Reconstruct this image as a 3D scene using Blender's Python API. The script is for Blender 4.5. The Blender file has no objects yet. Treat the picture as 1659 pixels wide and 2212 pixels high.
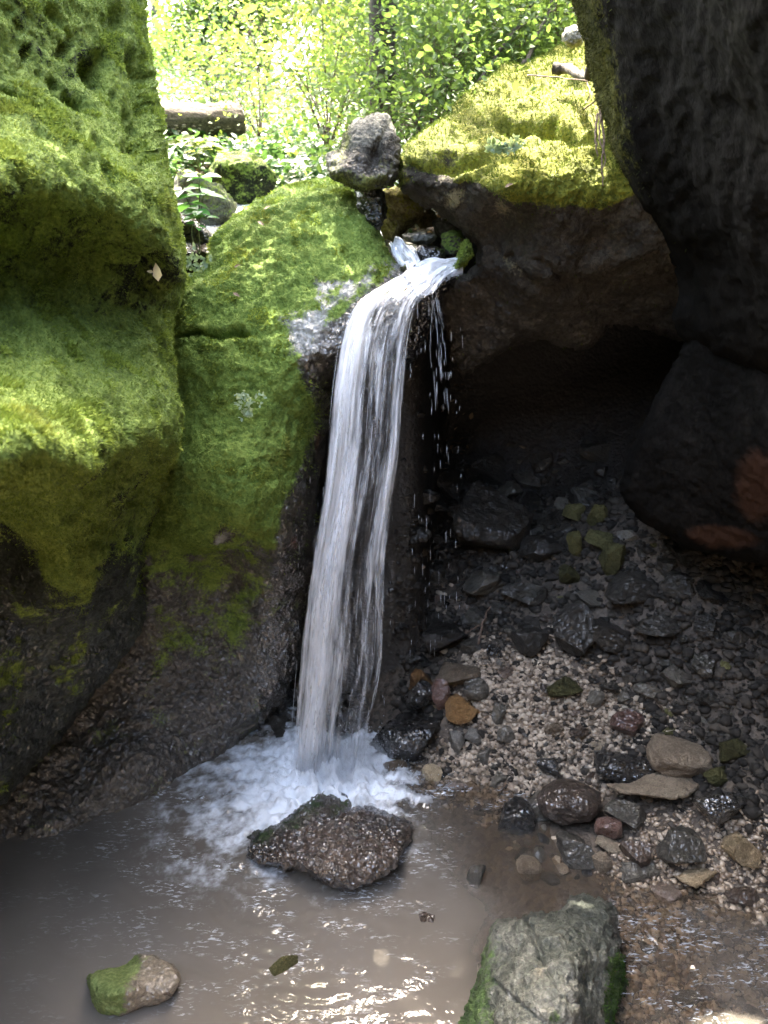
import bpy, math, random
import numpy as np
from mathutils import Vector
from mathutils.geometry import delaunay_2d_cdt

# ------------------------------------------------------------------ camera, sky, sun
SC = bpy.context.scene
COL = SC.collection
W_, H_, F_ = 1659.0, 2212.0, 1703.0
CAMZ, PITCH = 2.2, math.radians(22)
CP, SP = math.cos(PITCH), math.sin(PITCH)
cam_d = bpy.data.cameras.new('camera')
cam = bpy.data.objects.new('camera', cam_d); COL.objects.link(cam)
cam.location = (0, 0, CAMZ)
cam.rotation_euler = (math.pi/2 - PITCH, 0, 0)
cam_d.sensor_fit = 'VERTICAL'; cam_d.sensor_height = 24
cam_d.lens = 24*F_/H_
cam_d.clip_start = 0.02; cam_d.clip_end = 3000
cam_d.dof.use_dof = True; cam_d.dof.focus_distance = 2.35; cam_d.dof.aperture_fstop = 2.8
SC.camera = cam

SUN_AZ, SUN_EL = math.radians(-16), math.radians(60)   # azimuth clockwise from +Y
world = bpy.data.worlds.new('World'); SC.world = world; world.use_nodes = True
wn = world.node_tree; wn.nodes.clear()
sky = wn.nodes.new('ShaderNodeTexSky'); sky.sky_type = 'NISHITA'; sky.sun_disc = False
sky.sun_elevation = SUN_EL; sky.sun_rotation = SUN_AZ
sky.air_density = 1.0; sky.dust_density = 5.0; sky.ozone_density = 0.4
bg = wn.nodes.new('ShaderNodeBackground'); bg.inputs[1].default_value = 0.15
wo = wn.nodes.new('ShaderNodeOutputWorld')
wt = wn.nodes.new('ShaderNodeMix'); wt.data_type = 'RGBA'; wt.blend_type = 'MULTIPLY'; wt.inputs[0].default_value = 1; wt.inputs[7].default_value = (1.0, .965, .885, 1)
wn.links.new(sky.outputs[0], wt.inputs[6]); wn.links.new(wt.outputs[2], bg.inputs[0]); wn.links.new(bg.outputs[0], wo.inputs[0])
sun_d = bpy.data.lights.new('sun', 'SUN'); sun_d.energy = 2.0; sun_d.angle = math.radians(0.5)
sun_d.color = (1.0, 0.93, 0.78)
sun = bpy.data.objects.new('sun', sun_d); COL.objects.link(sun)
SUNV = Vector((math.sin(SUN_AZ)*math.cos(SUN_EL), math.cos(SUN_AZ)*math.cos(SUN_EL), math.sin(SUN_EL)))
sun.rotation_euler = SUNV.to_track_quat('Z', 'Y').to_euler()
sun.location = (-4, 4, 8)
SC.view_settings.view_transform = 'Standard'; SC.view_settings.look = 'None'
SC.view_settings.exposure = 4.55; SC.view_settings.gamma = 1.0
SC.view_settings.use_curve_mapping = False
try:
    SC.cycles.use_denoising = True
    SC.cycles.max_bounces = 8; SC.cycles.transparent_max_bounces = 24
    SC.cycles.sample_clamp_indirect = 6
except Exception: pass

# ------------------------------------------------------------------ numeric helpers
def ray(u, v):
    a = (np.asarray(u, float)-W_/2)/F_; b = (np.asarray(v, float)-H_/2)/F_
    return a, CP - b*SP, -SP - b*CP
def P(u, v, Y):
    a, y, z = ray(u, v); t = np.asarray(Y, float)/y
    return np.stack([a*t, y*t + 0*a, CAMZ + z*t], -1)
def proj(V):
    x = V[..., 0]; y = V[..., 1]; z = V[..., 2]-CAMZ
    d = y*CP - z*SP; up = y*SP + z*CP
    d = np.where(np.abs(d) < 1e-4, 1e-4, d)
    return W_/2 + F_*x/d, H_/2 - F_*up/d, d
_rs = np.random.RandomState(7)
_PERM = _rs.permutation(256); _PERM = np.concatenate([_PERM, _PERM, _PERM]).astype(np.int64)
_G = _rs.normal(size=(256, 3)); _G /= np.linalg.norm(_G, axis=1)[:, None]
def noise3(p, seed=0):
    p = np.asarray(p, float) + seed*17.31
    pi = np.floor(p).astype(np.int64); f = p-pi; w = f*f*f*(f*(f*6-15)+10)
    X, Y, Z = (pi[:, 0] & 255), (pi[:, 1] & 255), (pi[:, 2] & 255)
    def g(i, j, k):
        h = _PERM[_PERM[_PERM[(X+i) & 255] + ((Y+j) & 255)] + ((Z+k) & 255)]
        gr = _G[h]
        return gr[:, 0]*(f[:, 0]-i) + gr[:, 1]*(f[:, 1]-j) + gr[:, 2]*(f[:, 2]-k)
    def L(a, b, t): return a + t*(b-a)
    x0 = L(L(g(0,0,0), g(1,0,0), w[:, 0]), L(g(0,1,0), g(1,1,0), w[:, 0]), w[:, 1])
    x1 = L(L(g(0,0,1), g(1,0,1), w[:, 0]), L(g(0,1,1), g(1,1,1), w[:, 0]), w[:, 1])
    return L(x0, x1, w[:, 2])*1.6
def fbm(p, sc, octv=4, seed=0, gain=.5, ridged=False):
    s = 0; a = 1; p = np.asarray(p, float)*sc
    for o in range(octv):
        n = noise3(p, seed+o)
        s = s + a*((1-2*np.abs(n)) if ridged else n); p = p*2.03; a *= gain
    return s
def sstep(x, a, b):
    t = np.clip((np.asarray(x, float)-a)/(b-a), 0, 1); return t*t*(3-2*t)
def tps_fit(xy, z, reg=1e-4):
    xy = np.asarray(xy, float); n = len(xy)
    d = np.linalg.norm(xy[:, None]-xy[None], axis=2)
    K = np.where(d > 0, d*d*np.log(d+1e-12), 0) + reg*np.eye(n)
    Pm = np.hstack([np.ones((n, 1)), xy]); A = np.zeros((n+3, n+3))
    A[:n, :n] = K; A[:n, n:] = Pm; A[n:, :n] = Pm.T
    return xy, np.linalg.solve(A, np.concatenate([z, [0, 0, 0]]))
def tps_eval(m, q):
    xy, w = m; n = len(xy); q = np.asarray(q, float); out = np.empty(len(q))
    for s in range(0, len(q), 20000):
        c = q[s:s+20000]; d2 = ((c[:, None]-xy[None])**2).sum(2)
        out[s:s+20000] = (0.5*d2*np.log(d2+1e-12)) @ w[:n] + w[n] + c @ w[n+1:]
    return out
def poly_dist(q, poly):
    a = np.asarray(poly, float); b = np.roll(a, -1, 0); out = np.full(len(q), 1e9)
    for i in range(len(a)):
        ab = b[i]-a[i]; t = np.clip(((q-a[i]) @ ab)/max(ab @ ab, 1e-9), 0, 1)
        out = np.minimum(out, np.linalg.norm(q-(a[i]+t[:, None]*ab), axis=1))
    return out
def in_poly(q, poly):
    a = np.asarray(poly, float); b = np.roll(a, -1, 0); c = np.zeros(len(q), bool)
    for i in range(len(a)):
        (x1, y1), (x2, y2) = a[i], b[i]
        if y1 == y2: continue
        m = ((y1 > q[:, 1]) != (y2 > q[:, 1])) & (q[:, 0] < (x2-x1)*(q[:, 1]-y1)/(y2-y1)+x1)
        c ^= m
    return c
def smooth_poly(pts, step):
    p = np.asarray(pts, float); n = len(p); out = []
    for i in range(n):
        p0, p1, p2, p3 = p[i-1], p[i], p[(i+1) % n], p[(i+2) % n]
        k = max(2, int(np.linalg.norm(p2-p1)/4))
        for t in np.arange(k)/k:
            out.append(.5*((2*p1)+(-p0+p2)*t+(2*p0-5*p1+4*p2-p3)*t*t+(-p0+3*p1-3*p2+p3)*t**3))
    out = np.array(out); d = np.linalg.norm(np.roll(out, -1, 0)-out, axis=1); L = np.concatenate([[0], np.cumsum(d)])
    m = max(12, int(L[-1]/step)); s = np.arange(m)/m*L[-1]; oc = np.vstack([out, out[:1]])
    return np.stack([np.interp(s, L, oc[:, 0]), np.interp(s, L, oc[:, 1])], 1)

# ------------------------------------------------------------------ mesh helpers
def make_mesh(name, V, Fc, mat=None, parent=None, smooth=True, attrs=None):
    V = np.asarray(V, np.float32); Fc = np.asarray(Fc, np.int32)
    me = bpy.data.meshes.new(name); k = Fc.shape[1]
    me.vertices.add(len(V)); me.vertices.foreach_set('co', V.ravel())
    me.loops.add(Fc.size); me.loops.foreach_set('vertex_index', Fc.ravel())
    me.polygons.add(len(Fc))
    me.polygons.foreach_set('loop_start', np.arange(0, Fc.size, k, dtype=np.int32))
    me.polygons.foreach_set('loop_total', np.full(len(Fc), k, np.int32))
    me.update(calc_edges=True)
    if smooth: me.polygons.foreach_set('use_smooth', np.ones(len(Fc), bool))
    for an, val in (attrs or {}).items():
        at = me.attributes.new(an, 'FLOAT', 'POINT'); at.data.foreach_set('value', np.asarray(val, np.float32))
    if mat: me.materials.append(mat)
    o = bpy.data.objects.new(name, me); COL.objects.link(o)
    if parent: o.parent = parent
    return o
def tag(o, label=None, cat=None, group=None, kind=None):
    if label: o['label'] = label
    if cat: o['category'] = cat
    if group: o['group'] = group
    if kind: o['kind'] = kind
    return o
def vnormals(V, Fc):
    T = Fc[:, :3]; n = np.cross(V[T[:, 1]]-V[T[:, 0]], V[T[:, 2]]-V[T[:, 0]]); N = np.zeros_like(V)
    for c in range(Fc.shape[1]):
        for k in range(3): N[:, k] += np.bincount(Fc[:, c], n[:, k], len(V))
    return N/np.maximum(np.linalg.norm(N, axis=1), 1e-12)[:, None]
def subdiv(V, T, levels):
    V = np.asarray(V, float); T = np.asarray(T)
    for _ in range(levels):
        n = len(V); e = np.concatenate([T[:, [0, 1]], T[:, [1, 2]], T[:, [2, 0]]]); e.sort(axis=1)
        ku, inv = np.unique(e[:, 0].astype(np.int64)*n+e[:, 1], return_inverse=True); a, b = ku//n, ku % n
        Vn = np.vstack([V, (V[a]+V[b])/2]); m = (inv+n).reshape(3, -1); x, y, z = m
        T = np.concatenate([np.stack([T[:, 0], x, z], 1), np.stack([x, T[:, 1], y], 1), np.stack([z, y, T[:, 2]], 1), np.stack([x, y, z], 1)])
        nn = len(Vn); e = np.concatenate([T[:, [0, 1]], T[:, [1, 2]], T[:, [2, 0]]]); S = np.zeros_like(Vn); c = np.bincount(e[:, 0], minlength=nn)+np.bincount(e[:, 1], minlength=nn)
        for k in range(3): S[:, k] = np.bincount(e[:, 0], Vn[e[:, 1], k], nn)+np.bincount(e[:, 1], Vn[e[:, 0], k], nn)
        V = Vn*.6+.4*S/np.maximum(c, 1)[:, None]
    return V, T
def tube(pts, rad, sides=6):
    pts = np.asarray(pts, float); n = len(pts); rad = np.broadcast_to(rad, (n,))
    T = np.gradient(pts, axis=0); T /= np.maximum(np.linalg.norm(T, axis=1), 1e-9)[:, None]
    ref = np.array([.31, .27, .91]) if abs(T[0, 2]) < .8 else np.array([.95, .2, .1])
    A = np.cross(T, ref); A /= np.linalg.norm(A, axis=1)[:, None]; B = np.cross(T, A)
    an = np.arange(sides)/sides*2*np.pi
    V = pts[:, None]+rad[:, None, None]*(np.cos(an)[None, :, None]*A[:, None]+np.sin(an)[None, :, None]*B[:, None])
    V = V.reshape(-1, 3); F = []
    for i in range(n-1):
        for j in range(sides):
            k = (j+1) % sides; F.append((i*sides+j, i*sides+k, (i+1)*sides+k, (i+1)*sides+j))
    c0 = len(V); V = np.vstack([V, pts[:1], pts[-1:]])
    for j in range(sides):
        k = (j+1) % sides; F.append((c0, k, j, c0)); F.append((c0+1, (n-1)*sides+j, (n-1)*sides+k, c0+1))
    F = [f for f in F]
    return V, F
class MB:
    def __init__(s): s.V = []; s.F = []; s.n = 0
    def add(s, V, F):
        s.V.append(np.asarray(V, float)); s.F += [tuple(dict.fromkeys(i+s.n for i in f)) for f in F]; s.n += len(V)
    def tube(s, pts, rad, sides=6): s.add(*tube(pts, rad, sides))
    def build(s, name, mat, parent=None, smooth=True):
        me = bpy.data.meshes.new(name); me.from_pydata([tuple(x) for x in np.vstack(s.V)], [], s.F); me.update()
        if smooth: me.polygons.foreach_set('use_smooth', np.ones(len(s.F), bool))
        me.materials.append(mat); o = bpy.data.objects.new(name, me); COL.objects.link(o)
        if parent: o.parent = parent
        return o
def empty(name, loc=(0, 0, 0)):
    o = bpy.data.objects.new(name, None); COL.objects.link(o); o.location = [float(c) for c in loc]; o.empty_display_size = .05
    return o

# ------------------------------------------------------------------ materials
class NT:
    def __init__(s, name):
        s.m = bpy.data.materials.new(name); s.m.use_nodes = True; s.t = s.m.node_tree; s.t.nodes.clear()
    def n(s, typ, **kw):
        nd = s.t.nodes.new('ShaderNode'+typ)
        for k, v in kw.items(): setattr(nd, k, v)
        return nd
    def set(s, sock, val):
        if isinstance(val, bpy.types.NodeSocket): s.t.links.new(val, sock)
        elif val is not None:
            if isinstance(val, (tuple, list)) and len(val) == 3 and sock.type == 'RGBA': val = tuple(val)+(1,)
            sock.default_value = val
    def noise(s, scale, detail=5, rough=.6, vec=None, dist=0):
        nd = s.n('TexNoise'); nd.inputs['Scale'].default_value = scale; nd.inputs['Detail'].default_value = detail
        nd.inputs['Roughness'].default_value = rough; nd.inputs['Distortion'].default_value = dist
        if vec is not None: s.set(nd.inputs['Vector'], vec)
        return nd.outputs['Fac']
    def math(s, op, a, b=None, c=None, clamp=False):
        nd = s.n('Math', operation=op, use_clamp=clamp); s.set(nd.inputs[0], a)
        if b is not None: s.set(nd.inputs[1], b)
        if c is not None: s.set(nd.inputs[2], c)
        return nd.outputs[0]
    def mix(s, f, a, b):
        nd = s.n('Mix', data_type='RGBA'); s.set(nd.inputs[0], f); s.set(nd.inputs[6], a); s.set(nd.inputs[7], b); return nd.outputs[2]
    def ramp(s, f, stops):
        nd = s.n('ValToRGB'); s.set(nd.inputs[0], f); r = nd.color_ramp
        while len(r.elements) < len(stops): r.elements.new(.5)
        for e, (p, c) in zip(r.elements, stops):
            e.position = p; e.color = tuple(c)+(1,) if not isinstance(c, (int, float)) else (c, c, c, 1)
        return nd.outputs[0]
    def mr(s, f, a, b, c=0., d=1.):
        nd = s.n('MapRange', interpolation_type='SMOOTHSTEP'); s.set(nd.inputs[0], f)
        for i, x in enumerate((a, b, c, d)): nd.inputs[i+1].default_value = x
        return nd.outputs[0]
    def attr(s, name): return s.n('Attribute', attribute_name=name).outputs['Fac']
    def obj(s): return s.n('TexCoord').outputs['Object']
    def pos(s): return s.n('NewGeometry').outputs['Position']
    def bump(s, h, strength, dist=.01, normal=None):
        nd = s.n('Bump'); s.set(nd.inputs['Height'], h); s.set(nd.inputs['Strength'], strength); nd.inputs['Distance'].default_value = dist
        if normal is not None: s.set(nd.inputs['Normal'], normal)
        return nd.outputs[0]
    def out(s, sh): o = s.n('OutputMaterial'); s.t.links.new(sh, o.inputs[0]); return s.m
    def principled(s, **kw):
        p = s.n('BsdfPrincipled')
        for k, v in kw.items(): s.set(p.inputs[k.replace('_', ' ')], v)
        return p.outputs[0]

def rock_mat(name, c0, c1, c2, moss=((.012,.03,.006), (.06,.13,.015), (.17,.27,.035)), rust=(.20,.075,.025), pale=(.27,.275,.26), wetgloss=.12, bumpk=1., sparkle=False, spec0=.25):
    """large rocks: bare stone, moss, rust stain, pale film and wetness come from attributes"""
    t = NT(name); p = t.pos()
    n1 = t.noise(3.1, 6, .62, p); n2 = t.noise(17, 6, .65, p); n3 = t.noise(90, 4, .6, p); n4 = t.noise(260, 2, .5, p)
    nn = t.math('MULTIPLY_ADD', n2, .55, t.math('MULTIPLY', n1, .55))
    stone = t.ramp(nn, [(.38, c0), (.52, c1), (.68, c2)])
    speck = t.mr(n3, .35, .75, .65, 1.3)
    sc = t.n('Mix', data_type='RGBA', blend_type='MULTIPLY'); sc.inputs[0].default_value = 1; t.set(sc.inputs[6], stone); t.set(sc.inputs[7], speck); stone = sc.outputs[2]
    rf = t.math('ADD', t.attr('rust'), t.math('MULTIPLY_ADD', n2, .4, -.2)); rf = t.mr(rf, .36, .60)
    stone = t.mix(rf, stone, rust)
    pf = t.math('ADD', t.attr('pale'), t.math('MULTIPLY_ADD', n3, 1.0, -.5)); pf = t.mr(pf, .28, .9)
    stone = t.mix(pf, stone, pale)
    mm = t.math('MULTIPLY_ADD', n3, .45, t.math('MULTIPLY_ADD', n2, .35, t.math('MULTIPLY', n1, .25)))
    mosc = t.ramp(mm, [(.36, moss[0]), (.50, moss[1]), (.66, moss[2])])
    mf = t.math('ADD', t.attr('moss'), t.math('MULTIPLY_ADD', n2, 1.1, -.55)); mf = t.math('ADD', mf, t.math('MULTIPLY_ADD', n3, .8, -.4)); mf = t.mr(mf, .30, .66)
    col = t.mix(mf, stone, mosc)
    wet = t.attr('wet')
    wf = t.math('MULTIPLY', wet, t.math('SUBTRACT', 1., mf), clamp=True)
    rough = t.math('MULTIPLY_ADD', wf, wetgloss-.85, .85)
    h = t.math('MULTIPLY_ADD', n2, .9, t.math('MULTIPLY_ADD', n3, .35, t.math('MULTIPLY', n4, .12)))
    b = t.bump(h, .9*bumpk, .03)
    sh = t.principled(Base_Color=col, Roughness=rough, Normal=b, Specular_IOR_Level=t.math('MULTIPLY_ADD', wf, .5, spec0), Coat_Weight=t.math('MULTIPLY', wf, .9, clamp=True), Coat_Roughness=.04, Coat_IOR=2.3, Coat_Normal=t.bump(t.noise(52, 1, .5, p), 1., .030))
    return t.out(sh)
def stone_mat(name, stops, rough=.7, spec=.4, vary=.35, bumpk=.6, patch=None, coat=0.):
    """loose stones: object-space grain, a random tint per stone"""
    t = NT(name); p = t.pos(); oi = t.n('ObjectInfo'); r = oi.outputs['Random']
    n1 = t.noise(11, 6, .7, p); n2 = t.noise(48, 5, .7, p); n3 = t.noise(200, 3, .6, p)
    f = t.math('MULTIPLY_ADD', n2, .5, t.math('MULTIPLY', n1, .5)); f = t.math('ADD', f, t.math('MULTIPLY_ADD', r, vary, -vary/2))
    c = t.ramp(f, stops)
    if patch:
        c = t.mix(t.mr(n1, .52, .6), c, patch)
    sp = t.mr(n3, .3, .8, .7, 1.25)
    m = t.n('Mix', data_type='RGBA', blend_type='MULTIPLY'); m.inputs[0].default_value = 1; t.set(m.inputs[6], c); t.set(m.inputs[7], sp)
    b = t.bump(t.math('MULTIPLY_ADD', n2, 1., t.math('MULTIPLY', n3, .5)), min(1, bumpk*1.5), .02)
    rg = t.math('MULTIPLY_ADD', n1, .35, rough-.17, clamp=True)
    return t.out(t.principled(Base_Color=m.outputs[2], Roughness=rg, Normal=b, Specular_IOR_Level=spec, Coat_Weight=t.math('MULTIPLY', t.mr(n1, .35, .6), coat), Coat_Roughness=.08, Coat_IOR=2.0, Coat_Normal=t.bump(t.noise(60, 1, .5, t.pos()), .8, .02)))
def leaf_mat(name, c0, c1, trans=.5, rough=.5, sc=11):
    t = NT(name); n = t.noise(sc, 3, .6, t.pos()); n2 = t.noise(1.3, 2, .5, t.pos())
    f = t.math('MULTIPLY_ADD', n, .8, t.math('MULTIPLY', n2, .4))
    c = t.ramp(f, [(.35, c0), (.85, c1)])
    d = t.principled(Base_Color=c, Roughness=rough, Specular_IOR_Level=.35)
    tr = t.n('BsdfTranslucent'); hs = t.n('Mix', data_type='RGBA', blend_type='MULTIPLY'); hs.inputs[0].default_value = 1
    t.set(hs.inputs[6], c); hs.inputs[7].default_value = (1.8, 1.6, .9, 1); t.set(tr.inputs[0], hs.outputs[2])
    mx = t.n('MixShader'); mx.inputs[0].default_value = trans; t.t.links.new(d, mx.inputs[1]); t.t.links.new(tr.outputs[0], mx.inputs[2])
    return t.out(mx.outputs[0])
def wood_mat(name, c0, c1, stretch=(1, 1, 1), rough=.85, sc=14):
    t = NT(name); mp = t.n('Mapping'); t.set(mp.inputs['Vector'], t.obj()); mp.inputs['Scale'].default_value = stretch
    n = t.noise(sc, 8, .7, mp.outputs[0], .6); c = t.ramp(n, [(.35, c0), (.68, c1)])
    return t.out(t.principled(Base_Color=c, Roughness=rough, Normal=t.bump(n, .9, .02)))

GREENM = ((.022,.045,.008), (.075,.14,.016), (.19,.27,.03))
M = {}
M['cliff'] = rock_mat('mossy_cliff_rock', (.009,.011,.007), (.018,.023,.014), (.042,.05,.033), moss=((.042,.062,.016), (.125,.178,.034), (.245,.31,.065)))
M['dome'] = rock_mat('mossy_dome_rock', (.024,.021,.018), (.065,.056,.045), (.14,.122,.098), moss=((.045,.078,.018), (.13,.20,.038), (.26,.34,.075)), wetgloss=.22)
M['over'] = rock_mat('overhang_rock', (.028,.023,.018), (.055,.046,.035), (.095,.08,.06), moss=((.04,.045,.008), (.13,.14,.018), (.27,.27,.03)), pale=(.30,.26,.15))
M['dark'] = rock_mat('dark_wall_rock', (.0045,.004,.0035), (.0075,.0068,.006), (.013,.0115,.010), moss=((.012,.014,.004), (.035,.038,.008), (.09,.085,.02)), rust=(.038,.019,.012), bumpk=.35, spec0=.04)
M['front'] = rock_mat('front_boulder_rock', (.032,.037,.031), (.085,.092,.075), (.21,.21,.18), moss=((.018,.035,.012), (.045,.08,.026), (.09,.14,.045)), wetgloss=.35, rust=(.30,.22,.13))
M['pool_rock'] = rock_mat('wet_pool_rock', (.016,.011,.008), (.045,.029,.020), (.10,.066,.045), moss=((.012,.022,.010), (.025,.045,.018), (.05,.08,.03)), wetgloss=.10, bumpk=1.3)
M['perched'] = rock_mat('perched_boulder_rock', (.05,.045,.035), (.19,.18,.15), (.42,.40,.35), moss=((.05,.07,.01), (.14,.19,.03), (.25,.32,.05)))
M['perch2'] = rock_mat('perched_painted_light_rock', (.014,.012,.009), (.035,.03,.022), (.08,.07,.055), moss=((.04,.04,.01), (.09,.10,.03), (.17,.18,.05)), pale=(.24,.23,.19))  # dark base stands for the shaded side, pale for the lit one
M['gold'] = rock_mat('golden_rock', (.07,.05,.015), (.26,.22,.10), (.50,.46,.32), moss=((.06,.06,.01), (.16,.16,.02), (.28,.28,.04)))
M['tan'] = stone_mat('tan_stone', [(.3, (.10,.075,.05)), (.5, (.24,.185,.13)), (.72, (.38,.31,.22))], .75, .3)
M['cream'] = stone_mat('cream_stone', [(.3, (.20,.15,.085)), (.5, (.40,.30,.18)), (.72, (.60,.49,.33))], .7, .3)
M['pale'] = stone_mat('pale_grey_stone', [(.3, (.11,.10,.085)), (.5, (.23,.215,.19)), (.72, (.40,.38,.34))], .55, .4)
M['grey'] = stone_mat('grey_stone', [(.3, (.036,.032,.025)), (.5, (.085,.076,.060)), (.72, (.18,.16,.125))], .38, .5, coat=.55)
M['wetblack'] = stone_mat('wet_black_stone', [(.3, (.010,.009,.008)), (.5, (.026,.023,.020)), (.72, (.065,.058,.05))], .26, .6, bumpk=1.2, coat=1.)
M['brown'] = stone_mat('brown_stone', [(.3, (.045,.030,.020)), (.5, (.115,.078,.055)), (.72, (.22,.16,.12))], .40, .5, coat=.6)
M['red'] = stone_mat('reddish_stone', [(.3, (.045,.022,.016)), (.5, (.12,.06,.045)), (.72, (.24,.14,.11))], .30, .5, coat=.7)
M['orange'] = stone_mat('orange_stone', [(.3, (.11,.055,.02)), (.5, (.25,.135,.05)), (.72, (.40,.25,.11))], .55, .4)
M['olive'] = stone_mat('olive_stone', [(.3, (.04,.038,.016)), (.5, (.095,.09,.036)), (.72, (.17,.16,.07))], .8, .2)
M['darkdry'] = stone_mat('dull_dark_stone', [(.3, (.014,.012,.009)), (.5, (.030,.026,.020)), (.72, (.062,.053,.040))], .45, .5, coat=.35)
M['gravel'] = stone_mat('gravel_stone', [(.28, (.08,.06,.045)), (.5, (.24,.185,.14)), (.72, (.45,.38,.30))], .6, .4, vary=0)
M['leaf_far'] = leaf_mat('far_leaves', (.035,.075,.02), (.09,.15,.04), .55)
M['leaf_yellow'] = leaf_mat('sunlit_leaves', (.055,.10,.024), (.14,.185,.055), .58)
M['leaf_bush'] = leaf_mat('bush_leaves', (.04,.08,.024), (.11,.18,.06), .5, .6)
M['leaf_ivy'] = leaf_mat('ivy_leaves', (.025,.07,.025), (.07,.14,.05), .3, .35)
M['leaf_plant'] = leaf_mat('seedling_leaves', (.05,.17,.05), (.14,.32,.08), .45, .35)
M['leaf_pale'] = leaf_mat('pale_rosette_leaves', (.16,.24,.17), (.34,.44,.34), .25, .3)
M['leaf_dead'] = leaf_mat('dead_leaves', (.09,.055,.035), (.26,.19,.13), .2, .6)
M['leaf_cream'] = leaf_mat('cream_dry_leaf', (.62,.52,.34), (.78,.70,.52), .25, .5)
M['bark'] = wood_mat('bark', (.02,.016,.012), (.10,.08,.06))
M['log'] = wood_mat('log_bark', (.025,.018,.014), (.20,.155,.115), (1, 6, 6))
M['logend'] = wood_mat('log_end_wood', (.22,.17,.06), (.42,.38,.14), sc=30)
M['twig'] = wood_mat('twig_wood', (.03,.02,.013), (.13,.09,.06), sc=40)
M['stem'] = wood_mat('green_stem', (.05,.07,.02), (.12,.13,.05), sc=40)
M['root'] = wood_mat('root_wood', (.08,.05,.035), (.32,.23,.17), sc=60)
def moss_mat(name, a, b, c):
    t = NT(name); p = t.pos(); n = t.noise(7, 4, .6, p); n2 = t.noise(120, 3, .6, p)
    col = t.ramp(t.math('MULTIPLY_ADD', n2, .6, t.math('MULTIPLY', n, .45)), [(.33, a), (.52, b), (.72, c)])
    pn = t.noise(2.1, 5, .65, p); col = t.mix(t.math('MULTIPLY', t.mr(pn, .52, .68), .38), col, tuple(x*y for x, y in zip(b, (.95, .62, 1.))))
    d = t.principled(Base_Color=col, Roughness=.8, Specular_IOR_Level=.2); tr = t.n('BsdfTranslucent'); t.set(tr.inputs[0], col)
    mx = t.n('MixShader'); mx.inputs[0].default_value = .3; t.t.links.new(d, mx.inputs[1]); t.t.links.new(tr.outputs[0], mx.inputs[2])
    return t.out(mx.outputs[0])
M['moss_cliff'] = moss_mat('cliff_moss', (.06,.095,.020), (.17,.24,.042), (.33,.40,.085))
M['moss_dome'] = moss_mat('dome_moss', (.065,.105,.022), (.175,.255,.052), (.32,.40,.11))
M['moss_gold'] = moss_mat('golden_moss', (.028,.042,.009), (.085,.12,.018), (.185,.23,.038))
M['moss_olive'] = moss_mat('olive_moss', (.012,.015,.004), (.035,.04,.01), (.10,.10,.02))
M['moss_tuft'] = moss_mat('tuft_moss', (.08,.12,.02), (.21,.28,.045), (.36,.43,.09))
M['moss_dark'] = moss_mat('dark_moss', (.02,.05,.01), (.05,.11,.02), (.11,.19,.03))

# ------------------------------------------------------------------ ground surface
BK = [  # bank control points: pixel and distance
 (905,1640,2.66),(1000,1650,2.62),(1100,1650,2.60),(1250,1640,2.58),(1400,1640,2.5),(1550,1640,2.38),(1700,1640,2.25),
 (880,1500,2.95),(1000,1500,2.86),(1100,1500,2.80),(1250,1500,2.74),(1400,1500,2.68),(1600,1500,2.5),
 (880,1350,3.35),(1000,1350,3.22),(1150,1350,3.08),(1300,1330,3.0),(1500,1330,2.8),
 (880,1180,3.9),(1050,1180,3.6),(1200,1200,3.4),(1400,1200,3.1),(900,1050,4.3),(1150,1050,4.0),(1350,1050,3.6),
 (1150,1740,2.42),(1250,1760,2.33),(1400,1760,2.28),(1550,1750,2.2),(1700,1750,2.1),
 (1250,1850,2.15),(1400,1850,2.125),(1550,1850,2.09),(1700,1850,2.05)]
_bk = np.array([P(u, v, y) for u, v, y in BK])
_ex = np.array([(.55,2.12,-.02),(.8,2.0,-.02),(1.04,1.95,-.012),(1.245,1.87,-.012),(.45,1.75,-.07),(.78,1.63,-.05),(1.1,1.54,-.04),(1.4,1.5,-.02),(1.1,2.05,.008),(1.6,1.9,.06),(1.5,2.4,.4),
 (.05,2.75,-.02),(.1,2.45,-.10),(.25,2.25,-.11),(.3,1.9,-.16),(.2,1.6,-.2),(-.1,2.3,-.25),(-.3,2.8,-.12),(-.4,2.0,-.28),(-.8,2.2,-.28),(-1.5,2.2,-.25),(-.5,1.4,-.3),(.1,1.2,-.25),(.8,1.0,-.05),(-1.4,1.2,-.25),(0,3.1,.12),(1.8,3.2,1.0),(.6,4.4,1.2)])
_bk = np.vstack([_bk, _ex]); _BKM = tps_fit(_bk[:, :2], _bk[:, 2], 2e-3)
def ground_z(x, y, detail=True):
    x = np.asarray(x, float); y = np.asarray(y, float)
    q = np.stack([np.clip(x, -1.9, 1.9), np.clip(y, .9, 4.6)], 1)
    zb = np.clip(tps_eval(_BKM, q), -.32, 1.6)
    zu = 1.83 + .165*(y-3.0) + .10*np.maximum(-x-.3, 0) + .55*np.maximum(x-.35-.05*(y-3), 0)
    far = 1.83 + .165*9.5 + .05*np.abs(x)
    zu = np.where(y > 12.5, np.minimum(zu, far+0*y), zu); zu = np.minimum(zu, 7.5)
    pt = np.stack([x, y, 0*x], 1)
    zu = zu + .07*noise3(pt*1.3, 3) + .25*noise3(pt*.25, 5)*sstep(y, 6, 14)
    yc = 3.12 + 1.25*sstep(x, .12, .38); yc = np.where(x < -.2, 3.12+.3*sstep(-x, .2, .6), yc)
    t = sstep(y, yc-.05, yc+.30)
    z = zb*(1-t) + zu*t
    side = sstep(np.abs(x), 2.0, 3.2)*(1-t)
    z = z + side*3.0
    back = sstep(-y, -.2, 1.6); z = z + back*1.2*(1-t)
    if detail: z = z + .012*fbm(pt, 7, 3, 11)*sstep(z, -.1, .1)
    return z
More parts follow.
